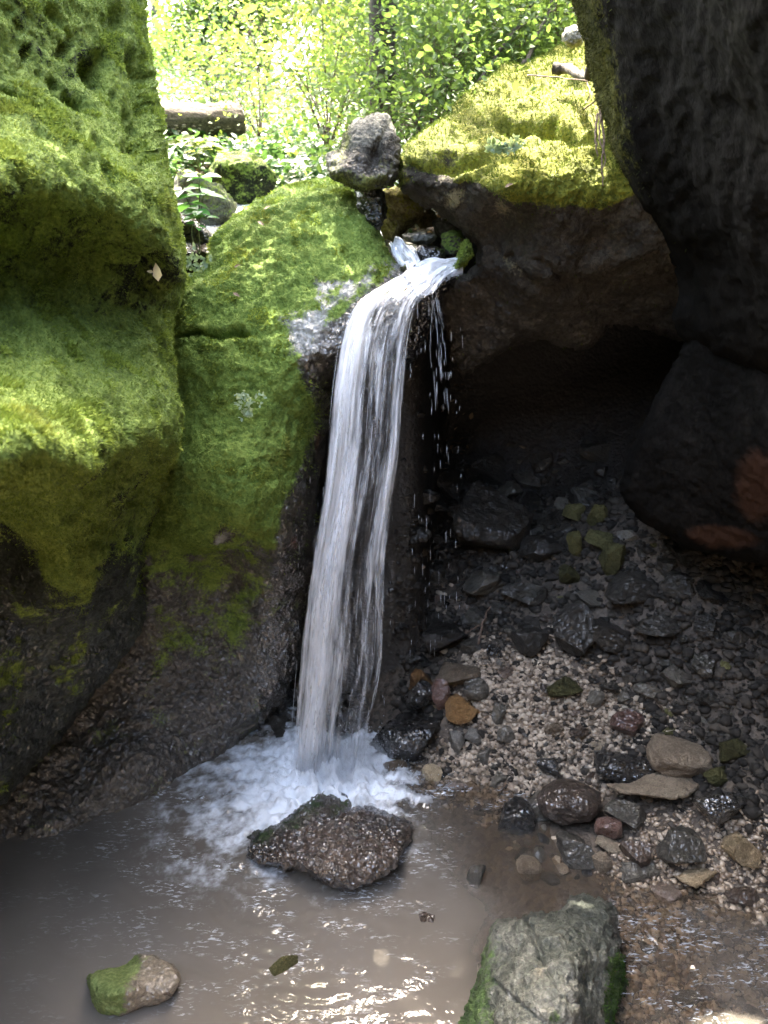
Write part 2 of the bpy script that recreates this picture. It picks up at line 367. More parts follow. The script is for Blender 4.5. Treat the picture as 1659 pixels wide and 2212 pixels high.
def grid_surface(xs, ys):
    X, Y = np.meshgrid(xs, ys); V = np.stack([X.ravel(), Y.ravel(), ground_z(X.ravel(), Y.ravel())], 1)
    n, m = len(xs), len(ys); i, j = np.meshgrid(np.arange(n-1), np.arange(m-1)); a = (j*n+i).ravel()
    return V, np.stack([a, a+1, a+n+1, a+n], 1)
xs = np.concatenate([-np.geomspace(3, 400, 26)[::-1], np.arange(-2.95, 2.96, .03), np.geomspace(3, 400, 26)])
ys = np.concatenate([-np.geomspace(1, 400, 24)[::-1], np.arange(-.95, 5.0, .03), np.arange(5.0, 14, .12), np.geomspace(14, 900, 30)])
V, Fg = grid_surface(xs, ys)
def ground_mat():
    t = NT('stream_bed_ground'); p = t.pos(); sep = t.n('SeparateXYZ'); t.set(sep.inputs[0], p)
    n1 = t.noise(4, 5, .6, p); n2 = t.noise(40, 5, .7, p)
    vo = t.n('TexVoronoi'); vo.inputs['Scale'].default_value = 55; t.set(vo.inputs['Vector'], p)
    hv = t.n('HueSaturation'); hv.inputs['Saturation'].default_value = 0; t.set(hv.inputs['Color'], vo.outputs['Color'])
    f = t.math('MULTIPLY_ADD', hv.outputs[0], .5, t.math('MULTIPLY', n2, .5))
    bed = t.ramp(f, [(.2, (.018,.014,.010)), (.5, (.05,.038,.028)), (.8, (.11,.085,.062))])
    soil = t.ramp(n1, [(.35, (.018,.018,.008)), (.55, (.045,.04,.016)), (.7, (.03,.055,.012))])
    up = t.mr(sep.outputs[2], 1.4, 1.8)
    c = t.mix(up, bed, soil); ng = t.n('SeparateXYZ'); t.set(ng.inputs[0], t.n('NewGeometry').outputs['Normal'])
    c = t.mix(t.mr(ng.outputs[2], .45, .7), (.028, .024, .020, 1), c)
    cv = t.math('MULTIPLY', t.mr(sep.outputs[1], 3.2, 3.8), t.math('SUBTRACT', 1., up)); c = t.mix(t.math('MULTIPLY', cv, .8), c, (.008, .007, .006, 1))  # cave shade put into the ground colour, darker towards the back
    h = t.math('MULTIPLY_ADD', vo.outputs['Distance'], -.7, n2)
    return t.out(t.principled(Base_Color=c, Roughness=.6, Normal=t.bump(h, .8, .01)))
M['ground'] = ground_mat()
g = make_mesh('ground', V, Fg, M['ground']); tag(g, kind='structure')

# ------------------------------------------------------------------ rocks traced by outline, given depth, thickness and relief
def moss_blades(parent, V, N, Q, w, count, mat, length=(.006, .013), seed=1, name='moss', droop=.35, margin=120):
    rs = np.random.RandomState(seed)
    c = V[Q].mean(1); n = N[Q].mean(1); ww = w[Q].mean(1)
    e1 = V[Q[:, 1]]-V[Q[:, 0]]; e2 = V[Q[:, -1]]-V[Q[:, 0]]; ar = np.linalg.norm(np.cross(e1, e2), axis=1)
    u, v, d = proj(c); face = ((np.array([0, 0, CAMZ])-c)*n).sum(1) > -.15*np.linalg.norm(c, axis=1)
    ok = (u > -margin) & (u < W_+margin) & (v > -margin) & (v < H_+margin) & face & (d > 0)
    pr = ar*np.clip(ww, 0, 1)**1.5*ok; pr = pr/pr.sum()
    idx = rs.choice(len(Q), count, p=pr); a = rs.rand(count, 1); b = rs.rand(count, 1)
    base = V[Q[idx, 0]]*(1-a)*(1-b)+V[Q[idx, 1]]*a*(1-b)+V[Q[idx, 2]]*a*b+V[Q[idx, -1]]*(1-a)*b
    nn = N[Q[idx, 0]]; L = (length[0]+(length[1]-length[0])*rs.rand(count, 1)**1.5)
    dr = nn + .75*rs.normal(size=(count, 3)) + np.array([0, 0, -droop]); dr /= np.linalg.norm(dr, axis=1)[:, None]
    sd = np.cross(dr, rs.normal(size=(count, 3))); sd /= np.linalg.norm(sd, axis=1)[:, None]
    wd = L*.16
    VV = np.stack([base-nn*.002-sd*wd, base-nn*.002+sd*wd, base+dr*L*.6+sd*wd*.9, base+dr*L], 1).reshape(-1, 3)
    k = np.arange(count)[:, None]*4
    FF = np.concatenate([k+np.array([[0, 1, 2]]), k+np.array([[0, 2, 3]])])
    o = make_mesh(name, VV, FF, mat, parent, smooth=False); o['kind'] = 'stuff'
    return o
def outline_rock(name, outline, ctrl, mat, R=90, bulge=.12, thick=.5, step=14, levels=2, amp=.03, nsc=2.5, ridge=.0, fine=.006,
                 seed=1, masks=None, dents=(), cracks=(), strata=None, reg=1e-5):
    poly = smooth_poly(outline, step); c = np.asarray(ctrl, float); mdl = tps_fit(c[:, :2]/1000, c[:, 2], reg)
    lo, hi = poly.min(0), poly.max(0); gx = np.arange(lo[0], hi[0], step); gy = np.arange(lo[1], hi[1], step*.87)
    X, Y = np.meshgrid(gx, gy); X = X + (np.arange(len(gy)) % 2)[:, None]*step*.5
    q = np.stack([X.ravel(), Y.ravel()], 1); q = q + _rs.uniform(-.12, .12, q.shape)*step
    q = q[in_poly(q, poly)]; q = q[poly_dist(q, poly) > step*.55]
    pts = np.vstack([poly, q]); nb = len(poly)
    r = delaunay_2d_cdt([Vector(p) for p in pts], [], [list(range(nb))], 1, 1e-6)
    pv = np.array([tuple(v) for v in r[0]]); T = np.array([list(f) for f in r[2] if len(f) == 3])
    dist = poly_dist(pv, poly); isb = dist < 1e-3
    t = np.clip(dist/R, 0, 1); prof = np.sqrt(1-(1-t)**2)
    D = np.clip(tps_eval(mdl, pv/1000), c[:, 2].min()-.25, c[:, 2].max()+.35)
    t2 = np.clip(dist/(R*2.2), 0, 1); prof2 = np.sqrt(1-(1-t2)**2)
    front = P(pv[:, 0], pv[:, 1], D + bulge*(1-prof)); back = P(pv[:, 0], pv[:, 1], D + bulge + thick*prof2 + 1e-3)
    n = len(pv); bi = np.full(n, -1); inner = np.where(~isb)[0]; bi[inner] = n+np.arange(len(inner)); bi[isb] = np.where(isb)[0]
    Vb = np.vstack([front, back[inner]]); a = Vb[T]; nrm = np.cross(a[:, 1]-a[:, 0], a[:, 2]-a[:, 0])
    if (nrm*(np.array([0, 0, CAMZ])-a[:, 0])).sum() < 0: T = T[:, ::-1]
    allF = np.vstack([T, bi[T][:, ::-1]])
    V, Q = subdiv(Vb, allF, levels); N = vnormals(V, Q)
    u, v, d = proj(V); fr = (((np.array([0, 0, CAMZ])-V)*N).sum(1) > -.1)
    disp = amp*fbm(V, nsc, 5, seed)
    if ridge: disp = disp - ridge*(1-np.clip(fbm(V, nsc*1.9, 3, seed+9, ridged=True), -.5, 1))*.6
    if strata is not None:
        sx, f_, am = strata; disp = disp + am*np.abs(noise3(np.stack([V @ np.array(sx[0]), V @ np.array(sx[1]), V @ np.array(sx[2])], 1)*f_, seed+3))
    for (du, dv, ru, rv, rot, dep) in dents:
        ca, sa = math.cos(rot), math.sin(rot); wu = (u-du)+10*noise3(V*9, 4); wv = (v-dv)+10*noise3(V*9, 5)
        e = ((ca*wu+sa*wv)/ru)**2+((-sa*wu+ca*wv)/rv)**2
        disp = disp - dep*.95*np.exp(-(e*.85)**1.5)*fr
    for (pl, wpx, dep) in cracks:
        pl = np.asarray(pl, float); q2 = np.stack([u, v], 1)+(7*np.stack([noise3(V*14, 6), noise3(V*14, 7)], 1)); dd = np.full(len(V), 1e9)
        for k in range(len(pl)-1):
            ab = pl[k+1]-pl[k]; tt = np.clip(((q2-pl[k]) @ ab)/(ab @ ab), 0, 1); dd = np.minimum(dd, np.linalg.norm(q2-(pl[k]+tt[:, None]*ab), axis=1))
        disp = disp - dep*np.exp(-(dd/wpx)**2)*fr
    V = V + N*disp[:, None]; N = vnormals(V, Q)
    V = V + N*(fine*fbm(V, 26, 4, seed+20, .6))[:, None]; N = vnormals(V, Q)
    at = {'moss': np.zeros(len(V)), 'wet': np.zeros(len(V)), 'rust': np.zeros(len(V)), 'pale': np.zeros(len(V))}
    if masks: at.update(masks(V, N, u, v))
    o = make_mesh(name, V, Q, mat, attrs=at)
    return o, V, N, Q, at
def line_v(u, pts):
    p = np.array(pts, float); return np.interp(u, p[:, 0], p[:, 1])
def blob(u, v, cu, cv, ru, rv, rot=0):
    ca, sa = math.cos(rot), math.sin(rot); a = ca*(u-cu)+sa*(v-cv); b = -sa*(u-cu)+ca*(v-cv)
    return np.exp(-((a/ru)**2+(b/rv)**2))

# left cliff
LC = [(-400,-900),(310,-900),(318,-300),(308,-60),(318,60),(330,125),(346,210),(358,330),(373,400),(387,480),(391,560),(384,640),(374,690),(376,760),(387,850),(391,925),(380,985),(360,1040),(345,1100),(327,1160),(318,1230),(315,1310),(300,1370),(255,1450),(195,1520),(130,1600),(60,1670),(0,1735),(-100,1800),(-600,2000),(-900,1900),(-900,-300)]
LCc = [(-700,-700,2.0),(-300,-800,2.5),(200,-800,3.3),(290,-400,3.0),(-700,200,1.35),(-700,1000,1.0),(-700,1900,1.2),(-300,1300,1.3),(-300,400,1.5),
 (0,-300,2.4),(0,0,2.15),(0,250,1.95),(0,370,1.69),(0,455,1.78),(0,640,1.88),(0,800,1.62),(0,1020,1.24),(0,1120,1.85),(0,1400,2.02),(0,1700,2.05),
 (160,0,2.45),(200,250,2.27),(200,438,1.94),(200,540,2.10),(200,650,2.12),(200,820,1.88),(200,1035,1.50),(200,1130,1.88),(250,1180,2.1),
 (300,0,2.85),(320,250,2.52),(335,525,2.10),(330,630,2.32),(340,710,2.30),(340,820,2.18),(345,960,1.96),(320,1060,2.25),(290,1250,2.30),
 (150,1230,1.80),(160,1330,2.18),(50,1250,2.0),(240,1300,2.3),(100,1500,2.24),(200,1450,2.34)]
def lc_masks(V, N, u, v):
    n1 = fbm(V, 4, 4, 33); n2 = fbm(V, 15, 3, 35)
    up = sstep(N[:, 2], -.45, .45)
    band1 = sstep(v, line_v(u, [(-300,300),(0,385),(120,380),(300,505),(390,560)])-15, line_v(u, [(-300,300),(0,385),(120,380),(300,505),(390,560)])+25)
    band1e = sstep(v, 620, 760)
    dark1 = band1*(1-band1e)*1.6
    l2 = line_v(u, [(-300,1050),(0,1090),(60,1100),(100,1250),(180,1300),(205,1150),(290,1030),(340,1010),(390,980)])
    dark2 = sstep(v, l2-30, l2+50)
    moss = .95 - .15*dark1 - .30*dark2 + .30*(up-.6) + .38*n1  # undercut shade put into the colour by thinning the moss there
    moss = moss - .25*blob(u, v, 150, 120, 130, 160) - (.50-.5*fbm(V*np.array([1,1,.35]), 7, 3, 37))*dark2*sstep(v, 1090, 1300)
    return {'moss': np.clip(moss+.15*dark2, 0, 1), 'wet': .5*dark2*sstep(v, 1150, 1450), 'rust': .35*blob(u, v, 40, 1400, 120, 60)}
DN = [(212,148,22,34,-.2,.10),(290,150,16,40,-.3,.09),(318,200,14,70,-.15,.08),(165,215,32,13,.3,.07),(222,305,13,24,-.5,.07),(275,305,9,14,0,.05),(305,290,20,60,-.25,.10),
 (330,330,12,40,-.1,.05),(245,45,24,26,-.5,.05),(150,100,10,22,.4,.04),(90,300,18,8,.6,.025),(120,30,10,30,-.6,.03),(190,360,12,18,-.6,.03),(240,380,12,26,-.6,.035),
 (60,120,10,24,.5,.03),(30,210,20,9,.5,.025),(255,210,9,20,-.4,.04),(180,280,9,16,-.5,.03),(120,180,10,18,-.5,.03),(330,440,10,40,-.5,.03),(335,595,26,32,0,.10)]
cliff, V, N, Q, at = outline_rock('mossy_cliff', LC, LCc, M['cliff'], R=70, bulge=.16, thick=1.2, step=15, levels=2, amp=.028, nsc=2.0, ridge=.012, fine=.008, seed=2,
    masks=lc_masks, dents=DN, strata=(((.8,.2,.6), (.12,0,-.18), (0,.4,0)), (17), .022))
tag(cliff, 'towering green moss-covered cliff with overhanging ledges, at the left of the ravine', 'cliff')
_l = line_v(proj(V)[0], [(-300,1050),(0,1100),(100,1270),(190,1300),(290,1040),(390,1000)])
moss_blades(cliff, V, N, Q, at['moss']*(1-.7*sstep(proj(V)[1], _l, _l+160)), 290000, M['moss_cliff'], (.003, .008), 3)

moss_blades(cliff, V, N, Q, at['moss']*sstep(fbm(V, 9, 3, 81), .18, .5)*sstep(N[:, 2], -.2, .4), 26000, M['moss_tuft'], (.008, .017), 33, name='moss_tufts')
# dome boulder with the wet slab below it
DM = [(-400,1100),(0,800),(300,690),(370,660),(392,640),(400,605),(440,575),(458,540),(470,505),(500,470),(560,425),(600,402),(650,388),(710,381),(760,405),(800,450),(828,510),(850,545),(880,580),(930,610),(925,650),(890,720),(850,770),(760,790),(716,815),(708,900),(700,1000),(690,1100),(672,1200),(660,1320),(648,1440),(600,1530),(545,1590),(500,1660),(300,1790),(100,1850),(-150,1930),(-500,1950)]
DMc = [(600,420,3.38),(720,400,3.35),(480,560,3.10),(650,520,3.08),(800,520,3.02),(860,600,2.92),(910,640,2.86),(420,690,2.85),(560,700,2.82),(700,640,2.86),(700,720,2.76),(820,690,2.78),(640,780,2.68),
 (420,850,2.72),(560,900,2.62),(640,960,2.68),(700,960,2.90),(430,1050,2.50),(540,1110,2.50),(600,1190,2.62),(400,1190,2.66),(480,1290,2.92),(600,1350,2.90),(650,1300,2.95),(380,1400,2.84),
 (500,1560,2.74),(300,1620,2.52),(300,1700,2.44),(150,1700,2.42),(0,1760,2.30),(-200,1850,2.12),(200,1500,2.72),(-100,1500,2.5),(-200,1000,2.7),(200,900,2.85),(480,1640,2.68),(100,1800,2.26),(-400,1500,2.2)]
def dm_masks(V, N, u, v):
    n1 = fbm(V, 5, 4, 43)
    lm = line_v(u, [(300,1180),(380,1215),(480,1190),(560,1130),(600,1250),(640,1180),(680,1010),(720,860)])
    below = sstep(v+60*fbm(V, 7, 3, 45), lm-60, lm+95)
    right = sstep(u, line_v(v, [(300,900),(560,880),(700,720),(780,650),(900,690),(1000,660),(1100,610),(1200,590),(1400,560)])-25, line_v(v, [(300,900),(560,880),(700,720),(780,650),(900,690),(1000,660),(1100,610),(1200,590),(1400,560)])+20)
    film = .9*blob(u, v, 690, 650, 95, 55, -.7) + .8*blob(u, v, 655, 730, 85, 55, -.2) + .7*blob(u, v, 790, 600, 80, 30, -.4) + .6*blob(u, v, 865, 560, 35, 28, .4); film = np.clip(film*(.75+.5*fbm(V, 14, 4, 47)), 0, 1)
    film = np.maximum(film, .9*blob(u, v, 480, 1160, 22, 14, -.6))
    moss = 1.05*(1-below*.85)*(1-.9*right) + .22*n1
    moss = moss - .9*film - .35*sstep(v, 1100, 1160)*blob(u, v, 470, 1120, 90, 60) + .62*blob(u, v, 470, 1300, 150, 90)*below*(.6+.6*n1)
    moss = np.maximum(moss, .75*blob(u, v, 800, 530, 32, 70, -.1))
    wet = np.clip(.62*below + .7*right + .6*film, 0, 1)
    rust = .5*blob(u, v, 566, 1290, 9, 24) + .55*blob(u, v, 645, 1180, 14, 32) + .45*blob(u, v, 375, 1398, 25, 18) + .5*blob(u, v, 690, 950, 14, 60) + .4*blob(u, v, 515, 1335, 6, 22, .3)
    return {'moss': np.clip(moss, 0, 1), 'wet': wet, 'rust': rust, 'pale': film}
dome, V, N, Q, at = outline_rock('domed_boulder', DM, DMc, M['dome'], R=60, bulge=.14, thick=.9, step=13, levels=2, amp=.035, nsc=2.6, ridge=.018, fine=.010, seed=5,
    masks=dm_masks, cracks=[([(372,718),(420,712),(455,718),(490,712),(522,705)], 6, .09), ([(372,760),(372,722)], 5, .04)], dents=[(510,716,24,8,0,.05),(470,1240,90,40,0,.06)])
tag(dome, 'domed boulder of bright green moss with a dark wet foot, beside the waterfall', 'boulder')
_u, _v, _ = proj(V)
moss_blades(dome, V, N, Q, at['moss']*(1-.8*sstep(_v, 1180, 1260)), 280000, M['moss_dome'], (.003, .0085), 4)

moss_blades(dome, V, N, Q, at['moss']*sstep(fbm(V, 9, 3, 82), .18, .5)*(1-sstep(_v, 1050, 1200)), 20000, M['moss_tuft'], (.008, .017), 34, name='moss_tufts')
# boulder roofing the cave on the far side of the fall
OV = [(868,335),(900,288),(960,250),(1010,202),(1060,166),(1100,138),(1130,143),(1180,115),(1230,98),(1300,60),(1450,0),(1700,0),(1780,400),(1720,760),(1500,745),(1350,700),(1300,722),(1250,760),(1180,735),(1120,745),(1040,790),(995,802),(965,740),(950,690),(945,640),(975,604),(1012,578),(1020,545),(990,510),(955,470),(905,440),(868,395)]
OVc = [(1240,110,4.1),(1130,150,3.95),(1020,210,3.65),(1100,250,3.40),(900,300,3.25),(980,310,3.18),(1150,320,3.0),(1250,240,3.2),(1270,320,2.92),(890,370,3.10),(960,390,2.98),(1020,345,2.98),(1090,398,2.76),(1190,340,2.90),(1240,290,2.98),(1130,290,3.2),(1200,420,2.80),(1300,430,2.80),
 (905,420,3.12),(960,470,3.12),(1080,470,3.02),(1300,520,2.92),(1000,560,3.16),(1100,590,3.06),(1180,640,3.0),(1400,560,2.85),(1300,600,2.98),(960,680,3.4),(1050,700,3.35),(1150,740,3.4),(1400,700,3.3),(1650,600,2.8),(1600,200,3.2),(1100,650,3.2),(1250,680,3.25)]
OVL = [(860,400),(900,385),(960,400),(1020,395),(1090,412),(1150,425),(1200,438),(1300,445),(1400,400)]
def ov_masks(V, N, u, v):
    n1 = fbm(V, 6, 4, 53); l = line_v(u, OVL); top = 1-sstep(v, l-10, l+18)
    moss = top*1.0 + .15*n1 - .9*blob(u, v, 915, 375, 70, 30)*top - .5*blob(u, v, 1120, 268, 90, 16, .1) - .5*blob(u, v, 1010, 345, 70, 14, -.1) - .35*blob(u, v, 975, 320, 45, 22)  # blobs thin the moss to paint shadow in the hollows and lower left
    pale = .9*np.maximum(blob(u, v, 975, 440, 28, 22), blob(u, v, 1085, 450, 24, 28)) + .55*blob(u, v, 1100, 570, 60, 12, .75) + .4*blob(u, v, 1360, 570, 60, 10, -.5)
    return {'moss': np.clip(moss, 0, 1), 'pale': pale*.8, 'rust': .25*blob(u, v, 1150, 700, 250, 60), 'wet': .3*(1-top)*sstep(v, 600, 700)}
over, V, N, Q, at = outline_rock('overhanging_boulder', OV, OVc, M['over'], R=38, bulge=.10, thick=1.6, step=13, levels=2, amp=.03, nsc=2.6, ridge=.025, fine=.009, seed=8,
    masks=ov_masks, cracks=[([(1100,560),(1140,610),(1180,640)], 9, .03), ([(1180,640),(1300,600),(1420,555)], 8, .04), ([(1160,560),(1230,620)], 7, .03)], dents=[(1140,264,85,16,.12,.15),(1235,285,45,14,.3,.10),(1010,335,65,15,-.15,.12),(930,372,50,22,.3,.06)])
tag(over, 'huge boulder roofing the dark cave, golden sunlit moss on its top', 'boulder')
moss_blades(over, V, N, Q, at['moss'], 110000, M['moss_gold'], (.006, .016), 6)

# right wall leaning over the pool
RW = [(1235,-80),(1258,60),(1290,200),(1320,300),(1370,400),(1425,480),(1443,530),(1458,578),(1475,640),(1470,700),(1560,790),(1900,950),(2700,1250),(3700,600),(3700,-1800),(1100,-1800),(1200,-600)]
RWc = [(1270,100,2.6),(1320,300,2.58),(1450,560,2.58),(1400,0,2.15),(1500,300,2.15),(1659,0,1.40),(1659,300,1.66),(1659,500,1.86),(1659,750,2.12),(1500,700,2.5),(2200,700,1.8),(2200,0,1.0),(2600,1100,1.7),(3500,0,.7),(3500,-1500,.5),(1300,-1500,1.6),(2500,-1500,.7),(1900,-500,.95),(1300,-500,2.2)]
def rw_masks(V, N, u, v):
    e = line_v(v, [(-200,1225),(60,1258),(200,1290),(300,1320),(400,1370),(480,1425),(580,1458)])
    m = .95*(1-sstep(u-e, 10, 100))*(1-.95*sstep(v, 200, 470)) ; m = m + .15*fbm(V, 8, 3, 63)*(m > .1)
    return {'moss': np.clip(m*(v < 560), 0, 1), 'rust': 0*u}
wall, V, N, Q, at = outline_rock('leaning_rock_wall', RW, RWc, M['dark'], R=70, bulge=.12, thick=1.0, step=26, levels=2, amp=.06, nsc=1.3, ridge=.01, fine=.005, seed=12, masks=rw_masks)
tag(wall, 'dark smooth rock wall leaning over the pool, with a mossy upper edge', 'cliff')
moss_blades(wall, V, N, Q, at['moss'], 9000, M['moss_olive'], (.005, .012), 7, droop=.9)
LB = [(1520,680),(1470,740),(1440,795),(1400,890),(1365,960),(1345,1030),(1340,1062),(1385,1130),(1440,1160),(1500,1190),(1659,1225),(2200,1330),(2500,900),(1900,650)]
LBc = [(1450,880,2.62),(1365,1050,2.72),(1659,1000,2.2),(1500,1140,2.55),(2200,1000,1.7),(1600,750,2.4),(1659,1190,2.3)]
def lb_masks(V, N, u, v):
    r = np.maximum(blob(u, v, 1640, 1050, 75, 110), blob(u, v, 1560, 1160, 110, 34, .1)); return {'rust': .75*r, 'moss': 0*u}
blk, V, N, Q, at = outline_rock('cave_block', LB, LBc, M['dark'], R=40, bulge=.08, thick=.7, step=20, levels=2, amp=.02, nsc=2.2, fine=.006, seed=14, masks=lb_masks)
tag(blk, 'dark angular rock block with a reddish-brown stain, deep in the cave', 'rock')
# unseen rock masses added beside and behind the viewer to shade the ravine
def rocky_mass(name, loc, sc, mat, seed, label, cat='cliff'):
    me_v, me_f = ICO[5]; V = me_v*np.array(sc); V = V*(1+.18*fbm(me_v, 1.3, 4, seed))[:, None] + np.array(loc)
    o = make_mesh(name, V, me_f, mat, attrs={k: np.zeros(len(V)) for k in ('moss', 'wet', 'rust', 'pale')}); tag(o, kind='structure'); return o
import bmesh
def ico(n):
    bm = bmesh.new(); bmesh.ops.create_icosphere(bm, subdivisions=n, radius=1)
    v = np.array([x.co[:] for x in bm.verts]); f = np.array([[y.index for y in x.verts] for x in bm.faces]); bm.free(); return v, f
ICO = {k: ico(k) for k in (1, 2, 3, 4, 5, 6)}
rocky_mass('added_shade_mass', (3.3, -.6, 3.0), (2.1, 3.8, 4.8), M['dark'], 71, 'unseen rock mass added behind the leaning wall to block light')
rocky_mass('added_shade_mass', (-3.7, 1.2, 1.2), (2.1, 3.8, 4.2), M['cliff'], 73, 'unseen rock mass added behind the green ledges for shade')

rocky_mass('added_shade_mass', (0, -4.2, 1.0), (5.5, 2.4, 5.6), M['dark'], 75, '')  # unseen mass added behind the viewer to block low sky light
# water-worn foot of the lip
def simple_rock(name, outline, Y, mat, label, cat='rock', seed=1, R=30, bulge=.08, thick=.25, amp=.02, step=8, lv=2, masks=None, tilt=(0, 0), fine=.006, ridge=.01, nsc=6, dents=(), blades=None, group=None, levels=None):
    o_ = np.asarray(outline, float); cx, cy = o_.mean(0); c = []
    for du in (-1, 0, 1):
        for dv in (-1, 0, 1):
            w = np.ptp(o_[:, 0])/2; h = np.ptp(o_[:, 1])/2; c.append((cx+du*w, cy+dv*h, Y+tilt[0]*du+tilt[1]*dv))
    r = outline_rock(name, outline, c, mat, R=R, bulge=bulge, thick=thick, step=step, levels=lv, amp=amp, nsc=nsc, ridge=ridge, fine=fine, seed=seed, masks=masks, dents=dents)
    tag(r[0], label, cat, group)
    if blades: moss_blades(r[0], r[1], r[2], r[3], r[4]['moss'], *blades)
    return r
def mk(moss=0, wet=0, pale=0, rust=0, up=.5):
    def f(V, N, u, v):
        z = np.zeros(len(V)); return {'moss': np.clip(moss*(.5+up*N[:, 2])+z+.2*moss*fbm(V, 9, 3, 5), 0, 1), 'wet': wet+z, 'pale': pale+z, 'rust': rust+z}
    return f
simple_rock('ledge_rock', [(850,600),(900,588),(960,588),(990,600),(960,640),(935,700),(905,770),(870,800),(830,760),(820,660)], 2.98, M['dark'], 'black wet ledge rock under the lip of the waterfall', seed=21, masks=mk(0, 1), thick=.4, tilt=(.05, .1))
# perched boulder
PB = [(708,360),(712,335),(735,330),(745,290),(765,262),(800,248),(838,242),(852,262),(862,300),(866,350),(858,392),(830,412),(790,418),(745,402),(715,385)]
def pb_m(V, N, u, v):
    b = sstep(v, 300, 400); return {'moss': np.clip(.75*blob(u, v, 740, 300, 22, 45, .3)+.45*b+.2*fbm(V, 12, 3, 8), 0, .62), 'wet': .3*b, 'pale': np.clip(.6*(1-sstep(v+.35*(u-780), 300, 350))+.45*blob(u, v, 835, 350, 16, 35), 0, 1), 'rust': 0*u}  # paler top-left and darker lower half paint light and shade into the colour
simple_rock('perched_boulder', PB, 3.12, M['perch2'], 'pale grey boulder perched on top of the green dome', 'boulder', seed=24, R=45, bulge=.14, thick=.3, masks=pb_m, amp=.014, ridge=.008, tilt=(0, -.08), dents=[(812,325,9,40,.35,.035)], blades=(4000, M['moss_olive'], (.003, .007), 9))
simple_rock('prop_stone', [(768,400),(820,405),(830,450),(822,505),(800,500),(780,450)], 3.16, M['dark'], 'dark stone wedged under the perched pale boulder', 'stone', seed=25, R=15, masks=mk(0, .6), step=6, thick=.15)
simple_rock('golden_stone', [(820,420),(840,408),(868,402),(895,425),(913,450),(905,475),(880,500),(868,525),(840,518),(822,490)], 3.45, M['gold'], 'golden moss-streaked stone standing behind the lip of the fall', 'stone', seed=26, R=25, masks=mk(.75, 0, .2, up=.2), step=6, thick=.2, ridge=.02)
simple_rock('flat_stone', [(868,505),(900,500),(945,508),(935,525),(900,532),(875,522)], 3.30, M['perched'], 'flat grey stone lying between the golden stone and the water', 'stone', seed=27, R=12, masks=mk(0, .3), step=5, thick=.15, amp=.008)
simple_rock('rounded_stone', [(932,480),(955,470),(985,478),(992,500),(970,515),(940,510)], 3.42, M['perched'], 'rounded pale stone above the moss-tufted stone by the lip', 'stone', seed=28, R=15, masks=mk(.3, 0), step=5, thick=.15, amp=.008)
simple_rock('tufted_stone', [(955,505),(985,495),(1003,510),(1000,545),(975,560),(955,540)], 3.26, M['grey_m'] if 'grey_m' in M else M['dome'], 'dark stone with a cap of bright moss beside the lip', 'stone', seed=29, R=12, masks=mk(.9, 0, up=.9), step=5, thick=.15, amp=.008)
simple_rock('wet_stone', [(890,535),(925,528),(960,545),(955,575),(915,578),(895,560)], 3.16, M['dark'], 'black wet stone between the two arms of the cascade', 'stone', seed=30, R=12, masks=mk(0, 1), step=5, thick=.15, amp=.01)
simple_rock('yellow_stone', [(900,455),(925,450),(945,470),(930,490),(905,488)], 3.6, M['gold'], 'small yellowish stone half hidden by the overhanging boulder', 'stone', seed=31, R=12, masks=mk(.4, 0), step=5, thick=.12, amp=.008)
simple_rock('moss_flake', [(965,592),(985,560),(1000,530),(1008,517),(1018,535),(1020,552),(1000,575),(985,598)], 3.02, M['cliff'], 'slanting flake of rock under pale green moss at the cascade', 'rock', seed=32, R=12, masks=mk(1, 0, up=0), step=5, thick=.06, amp=.006, blades=(5000, M['moss_cliff'], (.005, .012), 12))
# boulders upstream
simple_rock('upstream_boulder', [(465,352),(500,335),(548,333),(572,345),(588,372),(596,400),(570,430),(540,470),(500,480),(470,440),(455,400)], 4.3, M['cliff'], 'squarish mossy boulder under the log, upstream of the dome', 'boulder', seed=34, R=30, thick=.5, masks=mk(.8, 0, .1, up=.4), amp=.03, blades=(6000, M['moss_cliff'], (.003, .007), 13))
simple_rock('upstream_boulder', [(380,380),(420,370),(460,395),(500,420),(515,455),(480,500),(430,520),(370,500)], 3.9, M['perched'], 'greyish lichen-spotted boulder below the seedlings', 'boulder', seed=35, R=30, thick=.5, masks=mk(.62, 0, .1), amp=.03)
simple_rock('gully_rock', [(340,480),(420,470),(470,520),(470,600),(430,660),(380,700),(330,680)], 3.5, M['dark'], 'dark shaded rock in the gully between cliff and dome', seed=36, R=30, thick=.5, masks=mk(.35, .3), amp=.03)
simple_rock('bank_stone', [(1210,75),(1225,58),(1250,55),(1262,85),(1240,105),(1215,95)], 3.6, M['perched'], 'small pale stone at the top of the bank beside the leaning wall', 'stone', seed=37, R=12, thick=.15, masks=mk(.3, 0), step=5, amp=.008)

# ------------------------------------------------------------------ pool rocks
CR = [(530,1838),(545,1808),(600,1772),(640,1755),(690,1718),(715,1712),(745,1722),(765,1738),(800,1742),(850,1760),(882,1778),(885,1800),(868,1850),(820,1895),(742,1925),(700,1905),(640,1880),(560,1870),(532,1858)]
CRc = [(540,1835,2.14),(600,1790,2.22),(715,1722,2.40),(760,1745,2.33),(870,1785,2.22),(700,1800,2.14),(800,1790,2.17),(640,1850,2.04),(740,1870,1.99),(742,1915,1.97),(860,1840,2.06),(560,1865,2.06),(640,1800,2.17)]
def cr_m(V, N, u, v):
    l = line_v(u, [(530,1838),(620,1800),(700,1760),(760,1742)]); g = (1-sstep(v, l-10, l+25))*(1-sstep(u, 740, 790))
    return {'moss': np.clip(.42*g+.3*blob(u, v, 870, 1790, 30, 25)+.1*fbm(V, 12, 3, 5), 0, .7), 'wet': .75+.25*fbm(V, 9, 3, 7), 'pale': 0*u, 'rust': .12*blob(u, v, 790, 1815, 60, 25)}
